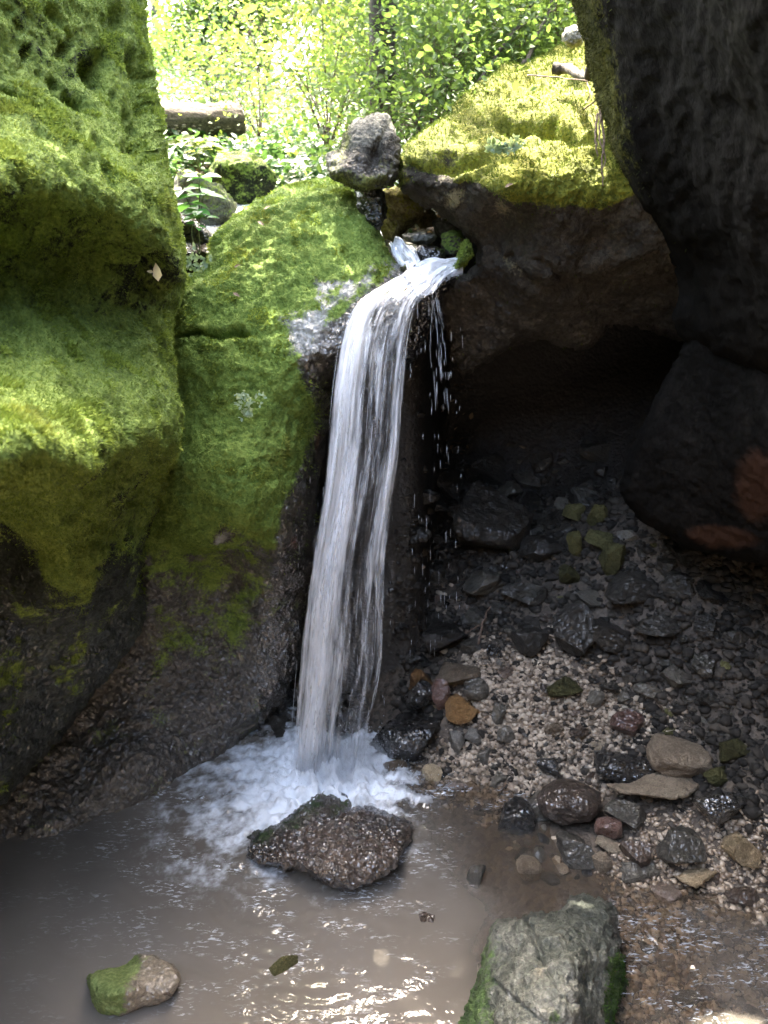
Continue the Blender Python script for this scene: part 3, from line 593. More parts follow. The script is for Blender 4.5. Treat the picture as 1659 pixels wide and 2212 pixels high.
r = outline_rock('pool_boulder', CR, CRc, M['pool_rock'], R=26, bulge=.05, thick=.22, step=8, levels=2, amp=.016, nsc=7, ridge=.014, fine=.010, seed=41, masks=cr_m, reg=1e-4,
    cracks=[([(560,1830),(640,1815),(700,1770),(740,1740)], 5, .02)])
tag(r[0], 'wedge-shaped glistening brown rock in the pool below the waterfall', 'rock')
FR = [(960,2330),(985,2230),(1010,2150),(1040,2060),(1062,1998),(1085,1985),(1110,1982),(1150,1975),(1200,1965),(1235,1935),(1300,1940),(1325,1960),(1335,2010),(1345,2060),(1352,2110),(1345,2160),(1325,2230),(1310,2330)]
FRc = [(1085,2000,1.72),(1050,2100,1.56),(1000,2230,1.46),(1150,2000,1.64),(1250,1950,1.76),(1310,1980,1.72),(1150,2100,1.42),(1250,2050,1.52),(1200,2200,1.28),(1300,2150,1.50),(1100,2250,1.28),(1320,2250,1.44),(1200,2330,1.22)]
def fr_m(V, N, u, v):
    l = 1-sstep(u, line_v(v, [(1960,1075),(2060,1085),(2212,1070)])-70, line_v(v, [(1960,1075),(2060,1085),(2212,1070)])+45)
    e = sstep(u, line_v(v, [(1960,1310),(2060,1325),(2212,1300)])-18, line_v(v, [(1960,1310),(2060,1325),(2212,1300)])+12)
    pale = .75*blob(u, v, 1150, 2020, 80, 60)+.5*blob(u, v, 1120, 2110, 50, 60)
    moss = .68*l+.62*e*sstep(v, 2040, 2080)+.5*blob(u, v, 1200, 2200, 15, 25)+.14*fbm(V, 14, 3, 4)
    return {'moss': np.clip(moss, 0, .9), 'wet': .40-.32*sstep(N[:, 2], .0, .7), 'pale': pale*.35, 'rust': .42*blob(u, v, 1165, 2105, 45, 40)+.35*blob(u, v, 1225, 2180, 30, 70)}
r = outline_rock('front_boulder', FR, FRc, M['front'], R=40, bulge=.09, thick=.40, step=9, levels=2, amp=.022, nsc=5, ridge=.02, fine=.007, seed=44, masks=fr_m, reg=1e-4,
    cracks=[([(1150,2020),(1170,2060),(1200,2110),(1235,2170)], 7, .015), ([(1062,2120),(1150,2190),(1180,2212)], 6, .012), ([(1140,1990),(1155,2030)], 6, .02)])
tag(r[0], 'large grey-green boulder rising from the water, nearest to the viewer', 'boulder')
moss_blades(r[0], r[1], r[2], r[3], r[4]['moss']*sstep(proj(r[1])[0], 1150, 1330), 9000, M['moss_dark'], (.004, .010), 15)
GS = [(183,2108),(192,2088),(225,2078),(262,2072),(290,2050),(315,2045),(345,2052),(375,2075),(388,2100),(372,2130),(350,2150),(300,2165),(262,2182),(225,2180),(200,2160)]
GSc = [(185,2108,1.60),(262,2078,1.66),(315,2050,1.70),(380,2100,1.62),(280,2120,1.56),(225,2125,1.56),(225,2175,1.56),(300,2160,1.57),(350,2145,1.58)]
def gs_m(V, N, u, v):
    return {'moss': np.clip(.8*(1-sstep(u+(v-2110)*.4+18*noise3(V*30, 3), 245, 315))+.1+.2*fbm(V, 25, 3, 9), 0, 1), 'wet': .5+0*u, 'pale': .15+0*u, 'rust': 0*u}
M['stone_gt'] = rock_mat('green_tan_stone', (.10,.08,.055), (.22,.175,.12), (.34,.28,.20), moss=((.05,.07,.02), (.12,.16,.05), (.24,.29,.11)), wetgloss=.3, bumpk=.6)
r = outline_rock('half_green_stone', GS, GSc, M['stone_gt'], R=14, bulge=.025, thick=.12, step=6, levels=2, amp=.005, nsc=9, ridge=.004, fine=.004, seed=46, masks=gs_m, reg=1e-4)
r[0].location.z = -.03
tag(r[0], 'flat half-sunk stone, half green and half tan, near the bottom of the pool', 'stone')

# ------------------------------------------------------------------ loose stones
def stone_shape(seed, lv=3, cuts=14, round_=.0, nz=.07):
    rs = np.random.RandomState(seed); v, f = ICO[lv]; p = v.copy()
    for k in range(cuts):
        n = rs.normal(size=3); n /= np.linalg.norm(n); d = rs.uniform(.42+round_*.4, .80+round_*.15); s = p @ n
        p = p - np.maximum(0, s-d)[:, None]*n*.96
    p = p*(1+nz*fbm(v, 1.8, 4, seed))[:, None]
    if lv >= 4: p = p + vnormals(p, f)*(.035*fbm(v, 4.5, 4, seed+5, .6)-.02*np.clip(fbm(v, 3.1, 2, seed+6, ridged=True)-.9, 0, 1))[:, None]
    p = p/np.abs(p).max(0)
    return p, f
def hit_ground(u, v, lift=0.):
    a, y, z = [float(q) for q in ray(u, v)]; t = np.linspace(.8, 5.5, 700)
    gz = ground_z(a*t/1, y*t, False)+lift if False else ground_z(a*t, y*t, False)+lift
    d = CAMZ+z*t-gz; i = np.argmax(d < 0)
    t0 = t[i] if d[i] < 0 else 4.5
    return np.array([a*t0, y*t0, CAMZ+z*t0])
STONES = []
def pix_stone(name, box, mat, label, seed, flat=.62, cuts=14, round_=0., lv=4, sink=.25, rz=None, group=None, cat='stone', tiltv=None, at_z=None):
    lv = 5
    u0, v0, u1, v1 = box; uc, vc = (u0+u1)/2, (v0+v1)/2
    c = hit_ground(uc, vc, 0.02); d = float(proj(c[None])[2][0]); el = math.atan2(CAMZ-c[2], c[1])
    wx = (u1-u0)/F_*d/2; hp = (v1-v0)/F_*d/2
    ry = min(wx*.85, hp/max(math.sin(el), .2)*.92); zz = max(hp*hp-(ry*math.sin(el))**2, 0)**.5/max(math.cos(el), .3)
    rzz = max(zz, flat*min(wx, ry))
    for _ in range(3):
        c = hit_ground(uc, vc, rzz*(1-sink)); d = float(proj(c[None])[2][0])
    p, f = stone_shape(seed, lv, cuts, round_)
    rs = np.random.RandomState(seed+1); ang = rs.uniform(-.35, .35) if rz is None else rz
    tx, ty = (rs.uniform(-.2, .2), rs.uniform(-.2, .2)) if tiltv is None else tiltv
    p = p*np.array([wx, ry, rzz])
    o = make_mesh(name, p, f, mat); o.location = c; o.rotation_euler = (tx, ty, ang)
    if at_z is not None: o.location.z = at_z
    tag(o, label, cat, group); STONES.append((c[0], c[1], max(wx, ry))); return o
S = pix_stone
S('stone', (880,1438,934,1496), M['orange'], 'upright ochre stone beside the waterfall, above the flat orange stone', 101, .9, cuts=9, rz=.4)
S('stone', (946,1506,1036,1556), M['orange'], 'flat rusty-orange stone lying on wet dark stones by the fall', 102, .6, cuts=8, rz=-.1)
S('stone', (920,1464,972,1536), M['red'], 'dark reddish angular stone between the two orange stones', 103, .8, cuts=9)
S('stone', (966,1572,1006,1632), M['pale'], 'pale pointed stone standing at the edge of the gravel', 104, 1.0, cuts=8)
S('stone', (1000,1568,1042,1612), M['pale'], 'light grey blocky stone next to the pale pointed stone', 105, .8, cuts=8)
S('stone', (910,1653,958,1694), M['cream'], 'small cream stone at the water edge below the gravel', 106, .5, cuts=9)
S('stone', (1160,1683,1298,1784), M['brown'], 'big smooth egg-shaped brown stone at the foot of the gravel', 107, .75, cuts=5, round_=.9, lv=5, rz=-.45, sink=.15)
S('stone', (1284,1612,1424,1702), M['wetblack'], 'wet black stone behind the flat tan slab', 108, .6, cuts=10, lv=5)
S('stone', (1398,1582,1540,1675), M['tan'], 'bulky grey-tan stone resting against the wet black stone', 109, .8, cuts=10, lv=5)
SL = [(1306,1692),(1360,1690),(1400,1668),(1425,1660),(1470,1672),(1512,1694),(1500,1712),(1455,1728),(1400,1722),(1340,1715)]
S('stone', (1285,1758,1345,1814), M['red'], 'small rounded reddish stone touching the egg-shaped brown stone', 111, .9, cuts=8, round_=.4)
S('stone', (1302,1728,1424,1792), M['grey'], 'dark grey wedge stone just below the flat tan slab', 112, .6, cuts=8, lv=5)
S('stone', (1198,1798,1294,1868), M['grey'], 'ridged grey stone half in the muddy water', 113, .5, cuts=8, lv=5)
S('stone', (1338,1808,1406,1874), M['brown'], 'brown triangular stone by the shallow outflow', 114, .6, cuts=6)
S('stone', (1284,1808,1340,1842), M['tan'], 'thin tan stone wedged above the brown triangular one', 115, .5)
S('stone', (1272,1838,1322,1884), M['tan'], 'tan stone at the water line, beside the ridged grey stone', 116, .5)
S('stone', (1418,1960,1448,1984), M['cream'], 'tiny whitish pebble in the shallows', 117, .6)
S('stone', (1492,1695,1614,1792), M['wetblack'], 'dark wet mossy-brown stone by the end of the flat slab', 118, .7, cuts=9, lv=5)
S('stone', (1545,1588,1618,1652), M['olive'], 'yellow-green stone at the dark edge of the cave', 119, .6)
S('stone', (1160,1628,1214,1680), M['wetblack'], 'small shiny blue-black stone in the middle of the gravel', 120, .4)
S('wet_rock', (795,1530,948,1640), M['wetblack'], 'glittering black rock beside the foot of the fall', 121, .55, cuts=8, lv=5, cat='rock')
S('wet_rock', (855,1470,945,1550), M['wetblack'], 'wet black rock under the upright ochre stone', 122, .6, cuts=8, lv=5, cat='rock')
S('wet_rock', (515,1545,650,1650), M['darkdry'], 'dark brown rock in the corner behind the splash', 123, .8, cuts=8, lv=5, cat='rock')
S('wet_rock', (560,1462,660,1560), M['wetblack'], 'dark bluish wet rock standing above the corner behind the splash', 124, .8, cuts=6, lv=5, cat='rock')
S('wet_rock', (650,1480,800,1600), M['wetblack'], 'black rock right behind the falling water', 125, .8, cuts=8, lv=5, cat='rock')
S('stone', (888,1338,1012,1418), M['darkdry'], 'dark oblong stone on the scree, above the wet gravel', 126, .7, cuts=8, lv=5)
S('stone', (998,1232,1094,1290), M['grey'], 'dark sloping stone halfway up the scree', 127, .5, cuts=8)
S('stone', (1084,1252,1194,1308), M['grey'], 'lens-shaped dark stone below the cave blocks', 128, .5, cuts=8)
S('stone', (1118,1156,1214,1214), M['darkdry'], 'rounded grey stone beside the great dark block', 129, .7, cuts=6, round_=.4)
S('cave_rock', (955,1058,1145,1195), M['darkdry'], 'great dark block at the top of the scree', 130, .8, cuts=9, lv=5, cat='rock')
S('stone', (1098,1345,1182,1422), M['darkdry'], 'squarish dark stone at the top of the pale gravel', 131, .9, cuts=9)
S('stone', (1180,1308,1284,1424), M['darkdry'], 'tall flat-faced dark slab leaning on the scree', 132, .8, cuts=10, lv=5)
S('stone', (1366,1320,1478,1378), M['darkdry'], 'broad dull stone in the dark of the cave floor', 133, .5)
S('stone', (1264,1088,1312,1140), M['olive'], 'upper olive lump under the cave block', 134, .8)
S('stone', (1262,1140,1330,1195), M['olive'], 'larger olive-yellow stone below the upper olive lump', 135, .8)
S('stone', (1194,1216,1254,1268), M['olive'], 'brightest yellow-olive stone on the cave scree', 136, .5)
S('stone', (1290,1170,1354,1245), M['olive'], 'olive stone to the right of the brightest yellow one', 137, .8)
S('stone', (1216,1086,1262,1130), M['olive'], 'small olive stone at the far side of the cave scree', 138, .7)
S('stone', (1226,1146,1262,1216), M['olive'], 'narrow olive stone between bigger ones in the cave', 139, .7)
S('stone', (1060,1730,1156,1806), M['wetblack'], 'glossy dark stone half under the muddy water', 140, .4, cuts=8, lv=5)
S('stone', (1118,1715,1200,1778), M['grey'], 'wet slate-grey stone tucked behind the egg-shaped one', 141, .4, cuts=8)
S('stone', (1004,1908,1052,1962), M['grey'], 'small jagged stone poking alone out of the calm pool', 142, 1.1, cuts=8, at_z=.012)
S('stone', (1106,1852,1172,1902), M['tan'], 'submerged tan stone with its tip above the pool', 143, .6, cuts=8, at_z=-.008)
S('stone', (1180,1462,1264,1510), M['olive'], 'dusty olive-grey stone where the gravel meets the dark', 145, .6)
S('stone', (1262,1486,1306,1528), M['grey'], 'grey rounded stone beside the dusty olive-grey one', 146, .6)
S('stone', (1318,1532,1394,1592), M['red'], 'round dull reddish stone above the wet black one', 147, .8, round_=.6, cuts=6)
S('stone', (996,1464,1062,1512), M['grey'], 'rounded dark grey stone with a wet shine, behind the rusty stone', 148, .8, round_=.6, cuts=6)
S('stone', (1060,1518,1096,1566), M['grey'], 'greenish dark rounded stone near the flat rusty one', 149, .8, round_=.6)
S('stone', (1070,1568,1114,1606), M['grey'], 'bluish grey rounded pebble stone on the gravel', 150, .6, round_=.7)
S('stone', (935,1430,1040,1482), M['tan'], 'long pinkish-tan stone behind the dark reddish one', 151, .5)
S('stone', (1418,1790,1520,1872), M['grey'], 'low wet grey stone at the head of the shallow outflow', 153, .35, cuts=8)
S('stone', (1330,1860,1420,1900), M['grey'], 'thin dark wet stone lying along the outflow', 154, .3)
S('stone', (1560,1800,1659,1880), M['cream'], 'broken sunlit cream stone at the right-hand bank', 155, .4, cuts=9)
S('stone', (1520,1650,1580,1700), M['olive'], 'yellowish stone beyond the end of the flat slab', 156, .4)
S('stone', (860,2030,960,2095), M['brown'], 'sunken brown stone just breaking the calm water', 157, .3, at_z=-.02)
S('stone', (590,2180,655,2235), M['olive'], 'green sunken stone at the bottom of the picture', 158, .5, at_z=-.008)
S('stone', (820,1640,880,1690), M['tan'], 'tan stone washed by the splash of the fall', 159, .4, at_z=-.005)
def slab(name, outline, Yc, mat, label, tilt, seed, thick=.05, bulge=.02, R=12):
    r = simple_rock(name, outline, Yc, mat, label, 'stone', seed=seed, R=R, bulge=bulge, thick=thick, step=6, amp=.006, fine=.003, ridge=.004, tilt=tilt); return r
c = hit_ground(1410, 1712, .06); slab('flat_slab', SL, float(c[1])+.0, M['tan'], 'flat tan slab with a chipped upper edge, lying over wet stones', (-.03, -.09), 161)
c = hit_ground(1500, 1895, .03); slab('cream_slab', [(1438,1888),(1470,1880),(1500,1868),(1530,1872),(1562,1880),(1540,1895),(1505,1918),(1465,1902)], float(c[1]), M['cream'], 'bright cream angular stone lit by the sun at the shallow outflow', (-.02, -.06), 162, thick=.05)

# scree stones, individually copied
protos = {}
def proto(i, lv=3):
    if (i, lv) not in protos:
        p, f = stone_shape(300+i, lv, 12, .2 if i % 3 == 0 else 0)
        me_o = make_mesh('scree_stone', p, f, M['tan']); protos[(i, lv)] = me_o.data; bpy.data.objects.remove(me_o)
    return protos[(i, lv)]
rs = np.random.RandomState(5)
ZONES = [
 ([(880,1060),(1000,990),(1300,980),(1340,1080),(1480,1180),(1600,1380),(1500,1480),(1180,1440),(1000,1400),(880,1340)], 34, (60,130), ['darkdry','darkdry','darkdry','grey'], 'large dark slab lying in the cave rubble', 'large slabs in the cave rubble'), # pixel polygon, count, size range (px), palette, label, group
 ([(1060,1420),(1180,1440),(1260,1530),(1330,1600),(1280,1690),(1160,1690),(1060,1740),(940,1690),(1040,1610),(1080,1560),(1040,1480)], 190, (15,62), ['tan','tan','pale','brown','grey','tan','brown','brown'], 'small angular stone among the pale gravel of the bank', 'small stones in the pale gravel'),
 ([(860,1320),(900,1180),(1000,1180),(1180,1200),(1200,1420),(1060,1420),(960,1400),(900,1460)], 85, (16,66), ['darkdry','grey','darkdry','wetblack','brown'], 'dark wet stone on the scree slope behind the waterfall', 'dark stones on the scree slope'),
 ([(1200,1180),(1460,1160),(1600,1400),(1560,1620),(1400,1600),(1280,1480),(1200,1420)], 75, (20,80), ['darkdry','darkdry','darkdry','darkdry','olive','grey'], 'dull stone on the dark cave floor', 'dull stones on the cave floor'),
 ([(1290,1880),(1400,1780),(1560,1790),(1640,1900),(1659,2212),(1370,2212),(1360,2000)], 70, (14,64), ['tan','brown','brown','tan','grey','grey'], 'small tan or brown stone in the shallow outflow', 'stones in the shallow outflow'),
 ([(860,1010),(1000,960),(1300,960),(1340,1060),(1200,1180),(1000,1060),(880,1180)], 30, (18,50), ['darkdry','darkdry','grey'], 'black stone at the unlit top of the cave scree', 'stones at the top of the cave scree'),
 ([(1080,1760),(1180,1790),(1290,1900),(1180,1900),(1100,1840)], 22, (16,60), ['grey','brown','tan','wetblack'], 'stone at the muddy water line below the bank', 'stones along the muddy water line'),
]
SPEC = []
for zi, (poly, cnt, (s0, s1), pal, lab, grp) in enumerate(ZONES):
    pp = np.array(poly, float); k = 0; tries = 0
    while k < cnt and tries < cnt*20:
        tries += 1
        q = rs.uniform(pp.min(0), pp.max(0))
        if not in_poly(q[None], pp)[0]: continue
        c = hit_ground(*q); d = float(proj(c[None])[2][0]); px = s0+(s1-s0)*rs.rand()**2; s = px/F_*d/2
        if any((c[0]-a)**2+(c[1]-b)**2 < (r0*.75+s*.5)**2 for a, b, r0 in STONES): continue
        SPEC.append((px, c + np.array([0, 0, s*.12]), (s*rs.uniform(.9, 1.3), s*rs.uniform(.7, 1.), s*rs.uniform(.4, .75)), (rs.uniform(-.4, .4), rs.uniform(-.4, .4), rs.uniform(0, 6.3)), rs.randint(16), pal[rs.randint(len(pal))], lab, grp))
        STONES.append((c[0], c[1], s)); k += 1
SPEC.sort(key=lambda a: -a[0])
from mathutils import Euler, Matrix
rv, rf_, rn = [], [], 0
for q, (px, c, sc, eu, pi_, mt, lab, grp) in enumerate(SPEC):
    if q < 285:
        o = bpy.data.objects.new('scree_stone', proto(pi_, 5 if px > 36 else 4)); COL.objects.link(o)
        o.location = c; o.scale = sc; o.rotation_euler = eu
        o.material_slots[0].link = 'OBJECT'; o.material_slots[0].material = M[mt]; tag(o, lab, 'stone', grp)
    else:
        p, f = stone_shape(300+pi_, 3, 12, .2 if pi_ % 3 == 0 else 0); R_ = np.array(Euler(eu).to_matrix()); rv.append((p*np.array(sc)) @ R_.T + c); rf_.append(f+rn); rn += len(p)
# gravel: nobody could count it
def gravel(name, poly, count, size, mat, seed, wet=False):
    rs = np.random.RandomState(seed); pp = np.array(poly, float); q = rs.uniform(pp.min(0), pp.max(0), (count*4, 2)); q = q[in_poly(q, pp)][:count]
    # vectorised march
    a, y, z = ray(q[:, 0], q[:, 1]); t0 = np.full(len(q), 1.0); done = np.zeros(len(q), bool); tt = np.linspace(1.2, 5.2, 160)
    for t in tt:
        gz = ground_z(a*t, y*t, False); h = (CAMZ+z*t < gz) & ~done; t0[h] = t; done |= h
    q = q[done]; a = a[done]; y = y[done]; t0 = t0[done]; x_ = a*t0; y_ = y*t0
    x_ += rs.normal(size=len(x_))*.012; y_ += rs.normal(size=len(x_))*.02
    z_ = ground_z(x_, y_, True); VV = []; FF = []; n = 0
    shapes = [(ICO[1][0]*rs.uniform(.48, 1.15, (len(ICO[1][0]), 1))+rs.normal(size=ICO[1][0].shape)*.10, ICO[1][1]) for i in range(24)]
    for i in range(len(x_)):
        p, f = shapes[rs.randint(24)]; s = size[0]+(size[1]-size[0])*rs.rand()**2.5
        an = rs.uniform(0, 6.28); ca, sa = math.cos(an), math.sin(an); pp_ = p*np.array([s*rs.uniform(.8,1.3), s*rs.uniform(.7,1), s*rs.uniform(.4,.8)])
        R_ = np.array([[ca,-sa,0],[sa,ca,0],[0,0,1]]); tl = rs.uniform(-.5,.5); R2 = np.array([[1,0,0],[0,math.cos(tl),-math.sin(tl)],[0,math.sin(tl),math.cos(tl)]])
        VV.append(pp_ @ (R2.T @ R_.T) + np.array([x_[i], y_[i], z_[i]+s*.25])); FF.append(f+n); n += len(p)
    o = make_mesh(name, np.vstack(VV), np.vstack(FF), mat, smooth=False); tag(o, kind='stuff'); return o
def gravel_mat(name, stops, rough, coat=.3):
    t = NT(name); g_ = t.n('NewGeometry'); r = g_.outputs['Random Per Island']; n = t.noise(90, 4, .6, g_.outputs['Position']); n1 = t.noise(5, 3, .5, g_.outputs['Position'])
    f = t.math('MULTIPLY_ADD', r, .62, t.math('MULTIPLY_ADD', n, .25, t.math('MULTIPLY_ADD', n1, .5, -.18)))
    return t.out(t.principled(Base_Color=t.ramp(f, stops), Roughness=rough, Normal=t.bump(n, .4, .004), Coat_Weight=coat, Coat_Roughness=.12, Coat_IOR=1.8))
M['gr1'] = gravel_mat('pale_gravel', [(.12, (.04,.03,.021)), (.32, (.13,.10,.072)), (.5, (.26,.20,.142)), (.68, (.35,.285,.215)), (.9, (.56,.47,.36))], .55, .12)
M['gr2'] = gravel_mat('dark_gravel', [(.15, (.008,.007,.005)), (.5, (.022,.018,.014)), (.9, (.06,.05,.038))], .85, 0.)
M['gr3'] = gravel_mat('wet_tan_gravel', [(.15, (.07,.05,.036)), (.45, (.24,.18,.125)), (.65, (.38,.30,.215)), (.9, (.58,.48,.37))], .35)
if rv: o = make_mesh('rubble', np.vstack(rv), np.vstack(rf_), M['gr1']); tag(o, 'smaller stones strewn among the gravel', kind='stuff')
o = gravel('gravel', [(1010,1420),(1180,1420),(1280,1500),(1420,1560),(1300,1700),(1170,1700),(1060,1760),(920,1700),(930,1640),(1030,1600)], 9000, (.003,.022), M['gr1'], 1); tag(o, 'pale angular gravel of the bank beside the fall')
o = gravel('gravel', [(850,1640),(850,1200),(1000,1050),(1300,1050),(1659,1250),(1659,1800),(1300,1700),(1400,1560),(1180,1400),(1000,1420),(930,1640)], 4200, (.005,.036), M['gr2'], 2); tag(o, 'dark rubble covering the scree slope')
o = gravel('gravel', [(1290,1880),(1400,1760),(1659,1760),(1659,2212),(1330,2212),(1345,2000)], 3600, (.005,.02), M['gr3'], 3); tag(o, 'wet tan gravel under the shallow outflow')

o = gravel('gravel', [(960,1380),(1200,1380),(1340,1460),(1500,1560),(1420,1720),(1170,1760),(1060,1790),(890,1720),(880,1600),(960,1480)], 3600, (.003,.022), M['gr1'], 5); tag(o, 'loose gravel thinning out around the pale bank')
o = gravel('gravel', [(1010,1420),(1180,1420),(1280,1500),(1420,1560),(1300,1700),(1170,1700),(1060,1760),(920,1700),(930,1640),(1030,1600)], 1300, (.004,.026), M['gr2'], 6); tag(o, 'dark chips mixed into the pale gravel')
def litter(polys, n, mat, seed, label):
    rs = np.random.RandomState(seed); C = []
    for _ in range(n):
        pp = np.array(polys[rs.randint(len(polys))], float); q = rs.uniform(pp.min(0), pp.max(0))
        if in_poly(q[None], pp)[0]: C.append(hit_ground(q[0], q[1], rs.uniform(.006, .02)))
    C = np.array(C); k = len(C); LITTER.append((C, rs, label, mat, k))
LITTER = []
litter([[(900,1350),(1250,1350),(1500,1600),(1600,1850),(1300,1750),(950,1650)], [(880,1100),(1300,1100),(1500,1400),(900,1400)]], 230, 'leaf_dead', 8, 'scattered dead leaves on the stony bank')
# ------------------------------------------------------------------ the pool
IMP = P(715, 1665, 2.6)[:2]
def wob(x, y):
    p = np.stack([x, y, 0*x], 1)
    dx, dy = x-IMP[0], y-IMP[1]; r = np.sqrt(dx*dx+dy*dy); rr = r + .06*noise3(p*3.5, 2) + .02*noise3(p*11, 3)
    calm = 1-.85*sstep(x+.25*(y-1.5), -.32, .05)*(1-sstep(y, 2.15, 2.45))
    calm = calm*(1-.45*sstep(-x, .9, 1.3))
    calm = np.maximum(calm, .5*sstep(x, .6, .8))
    w = .0024*np.sin(rr*2*np.pi/.055)*np.exp(-r*.6)*calm*(.6+noise3(p*4, 31))
    w += .0042*fbm(p*np.array([1, 1.6, 1]), 20, 4, 8, .58)*calm*(1.5*np.exp(-r*1.5)+.05)
    w += .0010*fbm(p, 6, 3, 9)
    t = np.exp(-(r/.22)**2); w += .06*t*(.45+fbm(p, 16, 5, 12, .65)) + .028*np.exp(-(r/.42)**2)*fbm(p, 22, 4, 14, .6)
    st = sstep(x, .55, .8)*(1-sstep(y, 1.9, 2.1)); w += .010*st*fbm(p*np.array([1, 2.2, 1]), 11, 3, 16)
    return w, r, p
gx = np.arange(-2.4, 2.2, .0085); gy = np.arange(.7, 3.3, .0085)
X, Y = np.meshgrid(gx, gy); x = X.ravel(); y = Y.ravel(); w, r, p = wob(x, y)
gz = ground_z(x, y, False); dep = -gz
dx, dy = (x-IMP[0]), (y-IMP[1]); ang = np.arctan2(dy, dx)
fo = fbm(np.stack([np.cos(ang)*2.2, np.sin(ang)*2.2, r*3.2], 1), 2.2, 4, 21, .6) + .5*fbm(p, 22, 4, 22, .65)
lean = np.clip(-(dx*.8+dy*.6)/np.maximum(r, .05), -1, 1)      # foam drifts to the near left and to the bank
rad = r*(1-.38*np.clip(lean, 0, 1)) - .02
foam = np.clip(1.55-rad/.28 + .40*fo, 0, 1.1)*1.0
foam = np.maximum(foam, .74*np.clip(1.05-rad/.6+.6*fo, 0, 1)*(1-sstep(rad, .3, .75)))
foam = foam*(1-sstep(r, .6, 1.0))
murk = np.maximum(sstep(dep+.03*fbm(p, 5, 4, 88), .0, .27), .45*sstep(x, .5, .8)*sstep(fbm(p, 4, 3, 89), -.4, .4)*sstep(dep, 0, .02))
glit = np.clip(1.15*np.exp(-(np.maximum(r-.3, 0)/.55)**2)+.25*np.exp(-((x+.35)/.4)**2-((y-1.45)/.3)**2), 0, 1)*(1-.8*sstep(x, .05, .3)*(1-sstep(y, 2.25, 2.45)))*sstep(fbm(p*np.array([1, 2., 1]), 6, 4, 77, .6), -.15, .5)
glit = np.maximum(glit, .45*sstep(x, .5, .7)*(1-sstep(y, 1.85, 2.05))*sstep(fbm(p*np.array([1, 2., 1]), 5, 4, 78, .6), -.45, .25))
n, m = len(gx), len(gy); i, j = np.meshgrid(np.arange(n-1), np.arange(m-1)); a = (j*n+i).ravel(); Fq = np.stack([a, a+1, a+n+1, a+n], 1)
keep = (dep > -.03).reshape(m, n); kq = keep.ravel()[Fq].any(1)
def water_mat():
    t = NT('pool_water'); p = t.pos(); foam = t.attr('foam'); murk = t.attr('murk')
    n = t.noise(60, 4, .6, p); n2 = t.noise(1.4, 3, .5, p); ns = t.noise(170, 3, .6, p)
    b = t.bump(t.math('MULTIPLY_ADD', ns, .0, t.noise(38, 2, .5, p, .4)), t.math('MULTIPLY_ADD', t.attr('glit'), .75, .07), .012)
    body = t.ramp(n2, [(.35, (.135,.118,.098)), (.7, (.18,.16,.138))])
    dif = t.n('BsdfDiffuse'); t.set(dif.inputs[0], body)
    tr = t.n('BsdfTransparent'); tr.inputs[0].default_value = (.82, .74, .64, 1)
    m1 = t.n('MixShader'); t.set(m1.inputs[0], t.mr(murk, 0, 1, .22, .97)); t.t.links.new(tr.outputs[0], m1.inputs[1]); t.t.links.new(dif.outputs[0], m1.inputs[2])
    gl = t.n('BsdfGlossy'); gl.inputs['Roughness'].default_value = .06; t.set(gl.inputs['Normal'], b)
    fr = t.n('Fresnel'); fr.inputs[0].default_value = 1.5; t.set(fr.inputs['Normal'], b)
    m2 = t.n('MixShader'); t.set(m2.inputs[0], t.math('MULTIPLY', fr.outputs[0], 1.8, clamp=True)); t.t.links.new(m1.outputs[0], m2.inputs[1]); t.t.links.new(gl.outputs[0], m2.inputs[2])
    ff = t.mr(t.math('ADD', foam, t.math('MULTIPLY_ADD', n, .5, -.25)), .12, 1.0)
    mpg = t.n('Mapping'); t.set(mpg.inputs['Vector'], p); mpg.inputs['Scale'].default_value = (.55, 1.7, 1); mpg.inputs['Rotation'].default_value = (0, 0, -.25); gn = t.noise(62, 3, .68, mpg.outputs[0], .6); gs = t.math('MULTIPLY', t.mr(gn, .53, .66), t.attr('glit')); ff = t.math('MAXIMUM', ff, t.math('MULTIPLY', gs, .9))  # glints painted as white flecks, mixed in with the foam
    fd = t.principled(Base_Color=(.82,.87,.93), Roughness=.5, Normal=t.bump(n, .5, .01))
    m3 = t.n('MixShader'); t.set(m3.inputs[0], ff); t.t.links.new(m2.outputs[0], m3.inputs[1]); t.t.links.new(fd, m3.inputs[2])
    return t.out(m3.outputs[0])
M['water'] = water_mat()
VV = np.stack([x, y, w], 1); Fk = Fq[kq]; used = np.zeros(len(VV), bool); used[Fk.ravel()] = True; mp_ = np.cumsum(used)-1
pool = make_mesh('water', VV[used], mp_[Fk], M['water'], attrs={'foam': foam[used], 'murk': murk[used], 'glit': glit[used]}); tag(pool, kind='structure')

